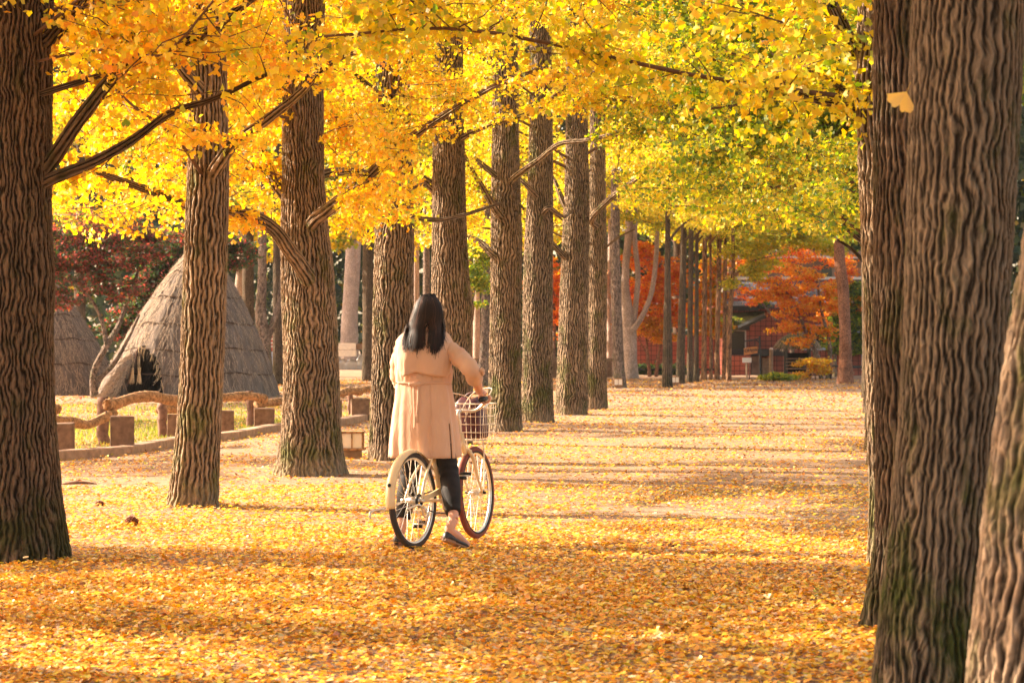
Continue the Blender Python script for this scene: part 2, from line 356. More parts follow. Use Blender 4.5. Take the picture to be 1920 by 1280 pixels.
def tube_np(path, rad, seg, ds, wob=.05, off=0., flare=None):
    """dense tube with bark coordinates: V, F(quads), bark, height"""
    path = np.asarray(path, float); L = np.linalg.norm(np.diff(path, axis=0), axis=1).sum(); n = max(4, int(L/ds))
    P = catmull(path, n); r = np.interp(np.linspace(0, 1, n), np.linspace(0, 1, len(rad)), rad)
    T = unit(np.gradient(P, axis=0)); N = np.zeros_like(P); u = np.array([1., 0, 0]) if abs(T[0][2]) > .7 else np.array([0, 0, 1.])
    N[0] = unit(u-T[0]*(T[0] @ u))
    for i in range(1, n): N[i] = unit(N[i-1]-T[i]*(T[i] @ N[i-1]))
    B = np.cross(T, N); th = np.linspace(0, 2*np.pi, seg, endpoint=False); s = np.linspace(0, L, n)
    mod = np.ones((n, seg))
    for k in range(6):
        f = rng.integers(1, 5); a = rng.uniform(.4, 1)*wob/(1+.5*k); mod += a*np.sin(f*th[None]+rng.uniform(0, 6)+s[:, None]*rng.uniform(-2.2, 2.2))
    if flare:
        fl, hgt, lobes = flare; ph = rng.uniform(0, 6)
        mod += (np.exp(-s/hgt)*fl)[:, None]*(.75+.4*np.sin(lobes*th+ph)+.2*np.sin((lobes+2)*th+ph*2))[None]
    rr = r[:, None]*mod
    V = P[:, None]+rr[..., None]*(np.cos(th)[None, :, None]*N[:, None]+np.sin(th)[None, :, None]*B[:, None])
    r0 = np.maximum(r, .4*r.max())[:, None]; r0 = np.broadcast_to(np.full_like(r0, r.mean()), (n, 1))
    bk = np.stack([np.cos(th)[None]*r0, np.sin(th)[None]*r0, np.broadcast_to(s[:, None], (n, seg))+off*3], -1); nr = np.full(n*seg, max(4, round(2*np.pi*float(r.mean())/.050)))
    i = np.arange(n-1)[:, None]*seg; k = np.arange(seg)[None]; k2 = (np.arange(seg)[None]+1) % seg
    F = np.stack([i+k, i+k2, i+seg+k2, i+seg+k], -1).reshape(-1, 4)
    return V.reshape(-1, 3), F, bk.reshape(-1, 3), V.reshape(-1, 3)[:, 2], nr
def join_tubes(name, tubes, mat, parent):
    V = []; F = []; b = []; h = []; q = []; n = 0
    for v, f, bk, ht, nr in tubes: V.append(v); F.append(f+n); b.append(bk); h.append(ht); q.append(nr); n += len(v)
    return mesh_np(name, np.vstack(V), np.vstack(F), mat, parent, True,
                   [('bark', 'FLOAT_VECTOR', 'POINT', np.vstack(b)), ('height', 'FLOAT', 'POINT', np.concatenate(h)), ('ridges', 'FLOAT', 'POINT', np.concatenate(q))])

def sprays(limbs, per_m, nleaf, size, pal, tlen=(.25, .75), fine=True, cull=True, droop=.25, hole=True):
    """leafy twigs along limbs (list of (path, radius)); returns leaf arrays and twig paths"""
    C = []; D = []
    for P in limbs:
        L = np.linalg.norm(np.diff(P, axis=0), axis=1).sum(); n = max(3, int(L*per_m)); t = rng.uniform(.12, 1.03, n)
        Q = np.stack([np.interp(t, np.linspace(0, 1, len(P)), P[:, k]) for k in range(3)], 1)
        d = rng.normal(0, 1, (n, 3))*np.array([1, 1, .45])+unit(P[-1]-P[0])*.5; C.append(Q); D.append(unit(d))
    C = np.vstack(C); D = np.vstack(D); ln = rng.uniform(tlen[0], tlen[1], len(C)); E = C+D*ln[:, None]; E[:, 2] -= droop*ln*rng.uniform(0, 1, len(C))
    mid = (C+E)/2
    if cull:
        k = allowed(E) & allowed(mid)
        if hole: k &= ~(sunlit(mid) & ~inview(mid, 0) & (rng.random(len(mid)) < .9))
        C, E, mid = C[k], E[k], mid[k]
    if not len(C): return None
    v = inview(mid); n_each = np.where(v, nleaf, max(3, int(nleaf*.35))); ss = np.where(v, size, size*1.6)
    idx = np.repeat(np.arange(len(C)), n_each); n = len(idx); t = rng.beta(1.6, 1.1, n)[:, None]
    P = C[idx]*(1-t)+E[idx]*t+rng.normal(0, .035 if fine else .06, (n, 3))
    P[:, 2] -= .01
    A = rng.normal(0, 1, (n, 3)); A[:, 2] -= .55; N = rng.normal(0, 1, (n, 3)); N[:, 2] += .7
    S = ss[idx]*rng.uniform(.65, 1.2, n)
    return P, A, N, S, (C, E, mid)

def mktree(name, label, group, base, rad, top, mat, limbs=(), nl=0, crown=None, pal=None, nleaf=22, per_m=20, size=.049, fine=True,
           seg=96, ds=.03, flare=(.55, .35, 4), cull=True, path=None, trunk_r=None, cat='tree', cz=None, reach=(2, 3.6), lz=(2.4, 7), rise=.5,
           toward=None, ball=None, hole=True, burls=()):
    base = np.array(base, float); root = thing(name, label, cat, (base[0], base[1], 0), group)
    off = rng.uniform(0, 40); tubes = []
    if path is None: path = [base+[0, 0, -.12], base+[.02, 0, top*.33], base+[-.02, .02, top*.66], base+[0, 0, top]]
    r = trunk_r or [rad*1.18, rad*1.0, rad*.92, rad*.85, rad*.7]
    tubes.append(tube_np(path, r, seg, ds, .035, off, flare))
    if burls:
        V = tubes[0][0]
        for bc, br, ba in burls:
            d = V-np.array(bc); q = np.exp(-(d[:, 0]**2+d[:, 1]**2+(d[:, 2]*.8)**2)/br**2)*ba
            ax = np.array([np.interp(V[:, 2], [p[2] for p in path], [p[k] for p in path]) for k in (0, 1)]).T
            o = V[:, :2]-ax; V[:, :2] += unit(o)*q[:, None]
    for pts, r0, r1 in limbs:
        z_ = pts[0][2]-.16; q0 = np.array([np.interp(z_, [p[2] for p in path], [p[k] for p in path]) for k in (0, 1)]+[z_]); pts = [q0]+list(pts)
        tubes.append(tube_np(pts, [r0*1.2, r0*.85, (r0+r1)*.42, r1*.8], max(16, seg//4), ds, .09, off+5))
    join_tubes('trunk', tubes, mat, root)
    # random boughs
    P0 = np.asarray(path, float); B = []; bt = []
    for pts, r0, r1 in limbs: B.append(catmull(pts, 14))
    for i in range(nl):
        z = rng.uniform(*lz); a = rng.uniform(0, 2*np.pi) if toward is None else rng.normal(toward, 1.0)
        st = np.array([np.interp(z, P0[:, 2], P0[:, 0]), np.interp(z, P0[:, 2], P0[:, 1]), z]); L = rng.uniform(*reach)
        d = np.array([math.cos(a), math.sin(a), 0]); up = rng.uniform(-.05, rise)
        pts = [st, st+d*L*.35+[0, 0, L*up*.5], st+d*L*.7+[0, 0, L*up*.8]+rng.normal(0, .12, 3), st+d*L+[0, 0, L*up*.85]+rng.normal(0, .2, 3)]
        q = catmull(pts, 12)
        if cull and not np.all(allowed(q[3:])): 
            k = allowed(q); 
            if k[3:].mean() < .6: continue
            B.append(q); continue
        B.append(q); bt.append((q, rng.uniform(.018, .04)*(.45 if base[1] < 24 else .8)))
    if pal and B:
        g = sprays(B, per_m, nleaf, size, pal, fine=fine, cull=cull, hole=hole)
        if g is not None:
            P, A, N, S, (C, E, mid) = g
            if cull and hole: k = ~(sunlit(P) & (rng.random(len(P)) < np.where(inview(P, 0) & ~sunlit(P, 1), .78, .998))); P, A, N, S = P[k], A[k], N[k], S[k]
            V, F, CC = leaf_arrays(P, A, N, S, palette(pal, len(P)), fine)
            mesh_np('crown', V, F, M['leaf'], root, False, [('leafcol', 'FLOAT_COLOR', 'FACE', CC)])
            # visible twigs
            mb = MB(); k = np.where(inview(mid, 60))[0]; k = k[rng.random(len(k)) < (.5 if base[1] < 50 else .12)][:1600]
            for i in k:
                c = C[i]; e = E[i]; m_ = (c+e)/2+rng.normal(0, .03, 3); mb.tube([c, m_, e], [.005, .004, .002], 3)
            for q, r0 in bt:
                if inview(q).any(): mb.tube(q, np.linspace(r0, .007, len(q)), 7)
            if mb.n: mb.build('branches', M['twig'], root, True)
    return root
M['twig'] = simple('twig_bark', (.13, .07, .04), .85, .2, var=.3, vs=12, bstr=.5, bs=90)

# ------------------------------------------------------------------ ground
def ground_mat():
    t = NT('packed_earth'); g = t.geo(); n1 = t.noise(g, .35, 5).outputs[0]; n2 = t.noise(g, 6, 6, .65).outputs[0]; n3 = t.noise(g, 90, 4, .7).outputs[0]
    c = t.ramp(n2, [(.25, (.26, .17, .11)), (.55, (.38, .255, .17)), (.8, (.48, .33, .23))])
    c = t.mix(.5, c, t.ramp(n1, [(.3, (.75, .7, .65)), (.7, (1.12, 1.05, 1.0))]), 'MULTIPLY')
    v = t.voro(g, 38, 'F1'); sp = t.math('LESS_THAN', v.outputs['Distance'], .22); pick = t.n('ShaderNodeSeparateColor'); t.l(v.outputs['Color'], pick.inputs[0])
    sp = t.math('MULTIPLY', sp, t.math('GREATER_THAN', pick.outputs[0], .6))
    c = t.mix(t.math('MULTIPLY', sp, .7), c, (.22, .12, .06))
    h = t.math('ADD', t.math('MULTIPLY', n2, .6), t.math('MULTIPLY', n3, .4))
    t.pbr(c, .95, .15, 0, h, .8, .03); return t.m
M['ground'] = ground_mat()
gx = np.concatenate([[-600, -200, -60], np.arange(-16, 22, .4), [60, 200, 600]]); gy = np.concatenate([[-80, -10, 0], np.arange(5, 100, .4), [140, 300, 900]])
X, Y = np.meshgrid(gx, gy, indexing='ij'); Z = hz(X, Y)
V = np.stack([X, Y, Z], -1).reshape(-1, 3); ny = len(gy); I = (np.arange(len(gx)-1)[:, None]*ny+np.arange(ny-1)[None]).ravel()
kind(mesh_np('ground', V, np.stack([I, I+ny, I+ny+1, I+1], 1), M['ground'], None, True))

def scatter(Y0, Y1, dens, xl, xr, size, mix, fine=True, clump=.5, lift=.0):
    area_n = int(dens*(Y1-Y0)*(xr(Y1)-xl(Y1)+xr(Y0)-xl(Y0))/2); y = np.sqrt(rng.uniform(Y0**2, Y1**2, area_n)) if Y0 > 1 else rng.uniform(Y0, Y1, area_n)
    u = rng.random(area_n); x = xl(y)+(xr(y)-xl(y))*u
    f = .5+.25*np.sin(x*1.1+y*.5)+.25*np.sin(y*.9-x*.5+2)+.35*np.sin(x*3.3+1)*np.sin(y*2.1)
    k = rng.random(area_n) < (1-clump)+clump*f*1.4; x, y = x[k], y[k]; n = len(x)
    P = np.stack([x, y, hz(x, y)+.004+rng.exponential(.006, n)+lift], 1)
    th = rng.uniform(0, 2*np.pi, n); A = np.stack([np.cos(th), np.sin(th), rng.normal(.05, .22, n)], 1)
    N = np.stack([rng.normal(0, .2, n), rng.normal(0, .2, n), np.ones(n)], 1)
    V, F, C = leaf_arrays(P, A, N, size*rng.uniform(.6, 1.25, n), palette(mix, n), fine)
    V[:, 2] = np.maximum(V[:, 2], hz(V[:, 0], V[:, 1])+.003); return V, F, C
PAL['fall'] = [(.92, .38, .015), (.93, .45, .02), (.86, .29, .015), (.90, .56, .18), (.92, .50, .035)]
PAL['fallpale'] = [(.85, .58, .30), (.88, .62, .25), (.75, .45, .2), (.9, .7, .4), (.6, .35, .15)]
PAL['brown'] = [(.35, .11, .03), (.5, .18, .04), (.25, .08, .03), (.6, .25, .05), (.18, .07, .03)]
hw = lambda y: .2118*y+1.6
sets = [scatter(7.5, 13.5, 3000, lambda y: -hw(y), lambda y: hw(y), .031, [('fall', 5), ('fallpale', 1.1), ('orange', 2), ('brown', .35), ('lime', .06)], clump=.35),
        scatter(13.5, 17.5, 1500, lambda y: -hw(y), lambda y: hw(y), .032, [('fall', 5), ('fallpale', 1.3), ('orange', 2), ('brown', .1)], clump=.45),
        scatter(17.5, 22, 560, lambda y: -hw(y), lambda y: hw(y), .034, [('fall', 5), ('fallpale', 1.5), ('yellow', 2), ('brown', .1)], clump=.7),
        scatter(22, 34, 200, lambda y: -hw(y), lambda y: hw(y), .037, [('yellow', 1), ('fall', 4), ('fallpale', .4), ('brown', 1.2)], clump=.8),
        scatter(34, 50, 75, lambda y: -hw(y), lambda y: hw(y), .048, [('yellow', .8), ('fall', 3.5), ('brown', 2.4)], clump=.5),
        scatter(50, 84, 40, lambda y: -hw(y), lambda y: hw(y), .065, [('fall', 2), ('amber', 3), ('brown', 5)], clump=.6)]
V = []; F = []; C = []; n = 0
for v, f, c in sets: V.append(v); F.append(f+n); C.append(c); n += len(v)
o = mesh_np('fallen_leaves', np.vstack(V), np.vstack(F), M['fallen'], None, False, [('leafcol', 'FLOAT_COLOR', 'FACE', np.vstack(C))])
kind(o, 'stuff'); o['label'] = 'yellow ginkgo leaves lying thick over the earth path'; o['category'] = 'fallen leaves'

# ------------------------------------------------------------------ the left row of trees
def gpath(pts, base_py, Yb=None):
    """trunk centreline and radius from rows (py, left, right) of the trunk at its own depth"""
    Yb = Yb or GY(base_py); P = []; r = []
    for py, a, b in pts: P.append(W((a+b)/2, py, Yb)); r.append((b-a)/2*Yb/FPX)
    return Yb, P, r
def lerp_path(P, r, ext=3.0):
    P = [np.array(p) for p in P]; d = unit(P[-1]-P[-2]); P.append(P[-1]+d*ext); r = list(r)+[r[-1]*.75]
    z = np.array([p[2] for p in P]); o = np.argsort(z); P = [P[i] for i in o]; r = [r[i] for i in o]
    zz = np.linspace(P[0][2]-.1, P[-1][2], 14)
    Q = [np.array([np.interp(t, z[o], [p[0] for p in P]), P[0][1], t]) for t in zz]; rr = [float(np.interp(t, z[o], r)) for t in zz]
    return Q, rr
def row_tree(label, rows, base_py, mat, limbs=(), Yb=None, **kw):
    Yb, P, r = gpath(rows, base_py, Yb); Q, rr = lerp_path(P, r, kw.pop('ext', 3.0))
    L = [([W(a, b, c) for a, b, c in pts], r0, r1) for pts, r0, r1 in limbs]
    burl = [(W(a, b, c), d, e) for a, b, c, d, e in kw.pop('burl', [])]
    return mktree('ginkgo_tree', label, kw.pop('group', 'ginkgo trees in two rows along the path'), (Q[0][0], Yb, 0), rr[0], Q[-1][2], mat, L, path=Q, trunk_r=rr, burls=burl, **kw)

OR = [('orange', 4), ('yellow', 3.5), ('lime', .4)]
OY = [('orange', 1.2), ('yellow', 4), ('lemon', 2), ('lime', .4)]
YE = [('yellow', 4), ('lemon', 3), ('lime', 1)]
YL = [('yellow', 4), ('lemon', 3), ('lime', 2)]
LG = [('lime', 4), ('lemon', 2), ('green', 2.5), ('yellow', 1)]
row_tree('thick dark ginkgo trunk cut off by the left edge of the picture', [(1045, -85, 122), (1000, -70, 116), (850, -50, 102), (700, -45, 99), (500, -45, 99), (300, -42, 95), (0, -45, 96)], 1045, M['bark_shade_dark'],
  limbs=[([(90, 310, 14.6), (150, 222, 14.4), (235, 122, 14.2), (300, 96, 14.1), (390, 58, 13.9), (480, -8, 13.7), (600, -80, 13.5)], .044, .018),
         ([(80, 345, 14.6), (170, 306, 14.5), (250, 262, 14.5), (320, 212, 14.4), (400, 186, 14.4), (500, 140, 14.3)], .034, .008),
         ([(232, 125, 14.2), (240, 90, 14.2), (250, 62, 14.1)], .014, .008), ([(88, 75, 14.6), (130, 30, 14.5), (200, -40, 14.2)], .06, .03)],
  nl=16, pal=OR, seg=190, ds=.015, per_m=20, nleaf=22, lz=(2.3, 5), burl=[(102, 525, 14.55, .16, .035)], flare=(.12, .3, 4))
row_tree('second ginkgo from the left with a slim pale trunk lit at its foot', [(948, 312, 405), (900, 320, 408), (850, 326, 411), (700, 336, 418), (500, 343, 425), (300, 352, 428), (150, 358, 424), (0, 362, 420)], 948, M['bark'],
  limbs=[([(415, 300, 19.0), (440, 268, 18.9), (490, 232, 18.8), (555, 182, 18.6), (620, 120, 18.3), (690, 90, 18)], .046, .014),
         ([(350, 140, 19.0), (330, 118, 19), (300, 110, 19)], .05, .02)],
  nl=26, pal=OR, seg=170, ds=.018, per_m=21, nleaf=29, lz=(2.1, 5.2), flare=(.16, .25, 3))
row_tree('stout ginkgo with a wide buttressed foot and heavy low limbs', [(890, 520, 642), (860, 521, 638), (800, 526, 634), (700, 529, 632), (600, 529, 630), (520, 527, 628), (480, 527, 624), (400, 532, 612), (300, 530, 607), (100, 530, 605), (0, 530, 610)], 890, M['bark'],
  limbs=[([(575, 520, 23.5), (548, 480, 23.3), (512, 430, 23.1), (470, 404, 22.9), (420, 394, 22.6), (350, 384, 22.2), (300, 364, 21.9), (240, 344, 21.6), (165, 316, 21.3)], .072, .030),
         ([(570, 420, 23.7), (530, 365, 23.8), (497, 315, 23.9), (480, 262, 24), (455, 200, 24.1), (440, 110, 24.2)], .06, .015),
         ([(590, 412, 23.5), (640, 372, 23.3), (700, 320, 23.1), (752, 272, 22.9), (835, 214, 22.6), (930, 160, 22.2), (1010, 130, 22)], .062, .012),
         ([(600, 330, 24), (640, 322, 24.2), (690, 326, 24.4), (760, 350, 24.6), (800, 345, 24.7)], .045, .012)],
  nl=26, pal=OR, seg=180, ds=.022, per_m=21, nleaf=29, lz=(2.5, 6.0), burl=[(622, 500, 23.6, .16, .03)], flare=(.30, .22, 5))
row_tree('mossy ginkgo just behind the woman with a small lantern at its foot', [(862, 690, 775), (800, 694, 774), (700, 698, 774), (500, 700, 775), (400, 704, 776), (200, 705, 768), (0, 706, 764)], 862, M['bark'],
  limbs=[([(765, 412, 26.6), (795, 411, 26.7), (830, 412, 26.8), (880, 400, 27), (940, 380, 27.2)], .035, .012), ([(712, 185, 26.5), (690, 160, 26.3), (660, 135, 26.1)], .05, .02)],
  nl=24, pal=OY, seg=140, ds=.028, per_m=21, nleaf=30, lz=(2.4, 6.6), flare=(.12, .25, 4))
row_tree('dark burled ginkgo right behind the long haired woman', [(832, 806, 884), (700, 810, 882), (620, 814, 886), (585, 812, 890), (540, 810, 880), (400, 812, 873), (300, 812, 872), (100, 814, 868), (0, 815, 866)], 832, M['bark'],
  limbs=[([(830, 372, 31), (805, 345, 31), (775, 325, 31), (740, 280, 31), (700, 250, 31), (650, 235, 31)], .075, .015), ([(850, 270, 31), (890, 245, 30.6), (940, 228, 30.2), (1005, 207, 29.8), (1080, 150, 29.4), (1180, 110, 29)], .045, .012), ([(835, 120, 31), (808, 95, 31), (790, 70, 31)], .07, .03)],
  nl=24, pal=OY, seg=130, ds=.03, per_m=19, nleaf=30, lz=(2.4, 7.4), flare=(.12, .3, 4), burl=[(884, 580, 30.9, .16, .05)])
row_tree('ginkgo just right of the bicycle basket with broken limb stubs', [(808, 914, 978), (760, 916, 976), (700, 918, 976), (500, 920, 976), (440, 919, 980), (300, 923, 973), (0, 926, 970)], 808, M['bark'],
  limbs=[([(930, 395, 35), (905, 352, 34.8), (884, 318, 34.6), (862, 270, 34.4), (850, 220, 34.3)], .048, .014), ([(925, 478, 35.2), (900, 455, 35.4), (870, 440, 35.6), (820, 400, 35.9), (780, 350, 36.2)], .055, .014),
         ([(968, 330, 35), (1010, 300, 34.6), (1050, 270, 34.2), (1110, 262, 33.8), (1180, 238, 33.3), (1275, 180, 32.8), (1350, 110, 32.4)], .042, .010),
         ([(920, 322, 35.2), (880, 290, 35.3), (860, 270, 35.4)], .05, .03)],
  nl=24, pal=YE, seg=110, ds=.035, per_m=17, nleaf=26, lz=(2.5, 8.2), flare=(.10, .3, 4))
row_tree('straight ginkgo third right of the woman with mossy lower bark', [(790, 978, 1038), (740, 980, 1036), (600, 980, 1035), (500, 982, 1036), (400, 988, 1037), (300, 991, 1036), (0, 995, 1034)], 790, M['bark'],
  limbs=[([(1028, 390, 39.3), (1045, 400, 39.5), (1062, 405, 39.7), (1080, 370, 39.9)], .04, .014), ([(990, 350, 39), (970, 330, 39), (955, 300, 38.8)], .04, .02)],
  nl=22, pal=YE, seg=100, ds=.04, per_m=15, nleaf=26, lz=(2.6, 9), flare=(.08, .3, 4))
row_tree('broad grey ginkgo with a forked limb low on its left side', [(778, 1040, 1100), (700, 1043, 1101), (600, 1047, 1102), (480, 1052, 1103), (400, 1056, 1105), (300, 1060, 1102), (0, 1064, 1100)], 778, M['bark'],
  limbs=[([(1065, 490, 43), (1045, 468, 42.8), (1020, 440, 42.6), (990, 400, 42.4), (960, 370, 42.2)], .06, .014), ([(1060, 388, 43), (1045, 350, 43.2), (1035, 330, 43.3), (1000, 280, 43.6)], .05, .012),
         ([(1085, 30, 43), (1070, 10, 43), (1060, -20, 43)], .06, .04)],
  nl=22, pal=YE, seg=100, ds=.045, per_m=14, nleaf=26, lz=(2.8, 9.5), flare=(.06, .3, 4))
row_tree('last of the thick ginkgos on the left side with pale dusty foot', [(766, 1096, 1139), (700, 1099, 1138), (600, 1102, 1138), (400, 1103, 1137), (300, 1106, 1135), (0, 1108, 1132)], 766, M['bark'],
  limbs=[([(1110, 408, 46.5), (1150, 368, 46), (1190, 338, 45.4), (1255, 296, 44.6), (1330, 260, 44), (1390, 200, 43.5)], .06, .012), ([(1130, 470, 47), (1160, 445, 47), (1190, 430, 47)], .03, .012)],
  nl=22, pal=YL, seg=90, ds=.05, per_m=13, nleaf=26, lz=(2.9, 10), flare=(.06, .3, 4))
# farther trees of the row
far = [(1240, 1262, 727, 1246, 1258, 'slim dark ginkgo standing alone where the row thins out', YL), (1266, 1286, 720, 1276, 1290, 'dark slightly leaning ginkgo beside a small white lamp', YL),
       (1286, 1301, 717, 1290, 1302, 'slim dark ginkgo touching its neighbour on the right', YL), (1299, 1312, 715, 1302, 1312, 'slim dark ginkgo close behind the touching pair', YE),
       (1313, 1327, 712.5, 1316, 1328, 'reddish dark far ginkgo in the middle of the distant cluster', YL), (1328, 1337, 712, 1328, 1336, 'thinnest reddish trunk in the distant cluster', LG),
       (1338, 1351, 711.5, 1343, 1356, 'far ginkgo with a sunlit left edge before the house', LG), (1352, 1364, 711, 1355, 1366, 'rightmost trunk of the distant cluster beside the house', LG)]
for (a, b, py, c, d, lab, pal) in far:
    a, b, c, d = a+2.2, b-2.2, c+2, d-2; row_tree(lab, [(py, a-1, b+1), (py-60, a, b), (560, (a+c)/2, (b+d)/2), (400, c, d), (150, c+1, d-1)], py, M['bark_far' if a < 1312 else 'bark_brown'], nl=24, pal=pal, seg=36, ds=.12, per_m=9, nleaf=30, size=.085, fine=False,
             lz=(4.0, 13), reach=(2.2, 4.2), flare=(.05, .3, 3), limbs=[([((c+d)/2, 455, GY(py)), ((c+d)/2+30, 420, GY(py)-.5), ((c+d)/2+75, 395, GY(py)-1)], .05, .02)])

# ------------------------------------------------------------------ the right row
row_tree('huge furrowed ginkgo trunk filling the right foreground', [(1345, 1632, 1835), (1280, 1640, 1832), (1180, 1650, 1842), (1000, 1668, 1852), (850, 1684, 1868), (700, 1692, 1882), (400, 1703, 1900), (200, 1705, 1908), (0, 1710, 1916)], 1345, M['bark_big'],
  nl=10, pal=OR, seg=260, ds=.009, per_m=21, nleaf=29, lz=(2.6, 4.4), flare=(.05, .3, 4), ext=3)
row_tree('blurred leaning trunk closest of all at the right edge', [(1500, 1795, 2080), (1280, 1822, 2100), (1000, 1848, 2130), (800, 1872, 2150), (600, 1905, 2180), (450, 1925, 2200), (200, 1960, 2220), (0, 1990, 2240)], 1500, M['bark'],
  Yb=6.7, nl=6, pal=OR, seg=240, ds=.009, per_m=16, nleaf=20, lz=(2.4, 4.2), flare=(.03, .3, 4), ext=3)
row_tree('dark ginkgo close behind the huge foreground trunk on its left', [(1170, 1612, 1790), (1120, 1628, 1778), (1060, 1640, 1770), (900, 1644, 1768), (700, 1640, 1766), (400, 1640, 1764), (0, 1640, 1762)], 1172, M['bark_shade_dark'],
  nl=9, pal=YE, seg=190, ds=.014, per_m=20, nleaf=22, lz=(2.6, 4.6), flare=(.10, .2, 4), toward=2.6)
row_tree('mossy ginkgo with a dark forked limb reaching over the path', [(1055, 1628, 1745), (1000, 1634, 1740), (700, 1628, 1736), (500, 1621, 1730), (300, 1612, 1722), (180, 1606, 1716), (0, 1612, 1710)], 1055, M['bark'],
  limbs=[([(1640, 175, 14.5), (1612, 120, 14.4), (1588, 70, 14.3), (1560, 10, 14.1)], .07, .04), ([(1625, 212, 14.4), (1590, 200, 14.3), (1530, 188, 14.2), (1480, 165, 14.0), (1448, 138, 13.9)], .022, .01),
         ([(1620, 205, 14.5), (1570, 160, 14.4), (1510, 128, 14.2)], .022, .01)],
  nl=13, pal=YL, seg=170, ds=.017, per_m=21, nleaf=29, lz=(2.7, 5), flare=(.10, .2, 4), toward=2.8)
row_tree('narrow strip of mossy trunk behind the forked ginkgo', [(876, 1622, 1720), (800, 1632, 1712), (600, 1626, 1706), (300, 1620, 1700), (0, 1618, 1694)], 876, M['bark'], nl=16, pal=[('lemon', 3), ('lime', 3), ('green', 2.5)], seg=110, ds=.03, per_m=18, nleaf=24, lz=(2.2, 6), toward=2.8, flare=(.12, .25, 4))
row_tree('trunk barely showing behind the mossy strip on the right', [(846, 1622, 1700), (760, 1629, 1694), (500, 1622, 1688), (0, 1616, 1680)], 846, M['bark'], nl=20, pal=LG, seg=90, ds=.04, per_m=16, nleaf=24, lz=(2.3, 7), toward=2.8, flare=(.12, .25, 4))
for yb, x0, lab, pal in ((36, 1622, 'ginkgo half hidden in the middle of the right row', YL), (44, 1618, 'ginkgo mostly hidden far along the right row', LG), (56, 1614, 'last hidden ginkgo of the right row with a mossy pale foot', YL)):
    row_tree(lab, [(640+FPX*CAMZ/yb, x0, x0+2400/yb), (640, x0+2, x0+2350/yb), (300, x0, x0+2300/yb), (0, x0-2, x0+2200/yb)], 0, M['bark_far'], Yb=yb, nl=22, pal=pal, seg=48, ds=.08, per_m=11, nleaf=28, size=.08, fine=False, lz=(2.8, 10), toward=2.8, reach=(2, 4.5), flare=(.06, .3, 3))

# trees added just outside the picture so their crowns shade the path
for x, y, lab in ((-3.9, 10.3, 'ginkgo outside the left edge whose boughs shade the foreground'), (-8.8, 17.6, 'shading ginkgo added outside the left edge beside the log fence'), (-7.4, 13.4, 'second shading ginkgo added outside the left edge nearer the camera'), (-10.5, 29, 'shading ginkgo added outside the left edge near the round huts'), (-11.5, 41, 'shading ginkgo added beyond the left edge behind the smaller hut'), (-14, 53, 'farthest shading ginkgo added beyond the left edge')):
    mktree('ginkgo_tree', lab, 'ginkgo trees in two rows along the path', (x, y, 0), .22, 9, M['bark'], nl=46 if y < 20 else 34 if y < 35 else 60, pal=OR, seg=48, ds=.08, per_m=18, nleaf=26, lz=(2.3, 8), reach=(2, 3.8))

# ------------------------------------------------------------------ helpers for built things placed by real position
def wbox(mb, a, b, c, d, Y, dep, **kw):
    """box whose front face spans columns a..b and rows c..d at depth Y"""
    lo = W(a, d, Y); hi = W(b, c, Y); mb.box((lo[0], Y, lo[2]), (hi[0], Y+dep, hi[2]), **kw); return mb
def pad_leaves(pads, n, size, pal, fine=False, flat=.5, depth=None):
    """leaf clumps filling ellipsoids: pads (px, py, Y, rx px, ry px)"""
    out = []
    area = np.array([p[3]*p[4]*(p[2]/60)**2 for p in pads], float); area /= area.sum()
    for p, a in zip(pads, area):
        c = W(*p[:3]); rx = p[3]*p[2]/FPX; rz = p[4]*p[2]/FPX; ry = rx*.8 if depth is None else depth; m = int(n*a)
        nc = max(6, m//70); q = unit(rng.normal(0, 1, (nc, 3)))*rng.random((nc, 1))**.45*np.array([rx, ry, rz])+c
        idx = rng.integers(0, nc, m); s = .085*max(.9, rx); P = q[idx]+rng.normal(0, 1, (m, 3))*np.array([s*1.5, s*1.5, s*flat*.7]); out.append(P)
    P = np.vstack(out); m = len(P); P[:, 2] = np.maximum(P[:, 2], .05)
    A = rng.normal(0, 1, (m, 3)); A[:, 2] = A[:, 2]*.5-.2; N = rng.normal(0, .5, (m, 3)); N[:, 2] += .8
    return leaf_arrays(P, A, N, size*rng.uniform(.6, 1.25, m), palette(pal, m), fine)
def cloud_tree(name, label, cat, base, stems, pads, n, size, pal, mat, group=None, seg=20, r=.06, extra=None, flat=.5):
    b = W(base[0], 640, base[1]); b[2] = 0; root = thing(name, label, cat, b, group)
    if stems:
        join_tubes('trunk', [tube_np([W(*q) for q in st], [r0, (r0+r1)/2, r1], seg, .08, .06, rng.uniform(0, 30)) for st, r0, r1 in stems], mat, root)
    V, F, C = pad_leaves(pads, n, size, pal, flat=flat)
    if extra:
        for pd, nn, ss, pl in extra:
            v, f, c = pad_leaves(pd, nn, ss, pl, flat=flat); F = np.vstack([F, f+len(V)]); V = np.vstack([V, v]); C = np.vstack([C, c])
    mesh_np('crown', V, F, M['leaf'], root, False, [('leafcol', 'FLOAT_COLOR', 'FACE', C)])
    return root
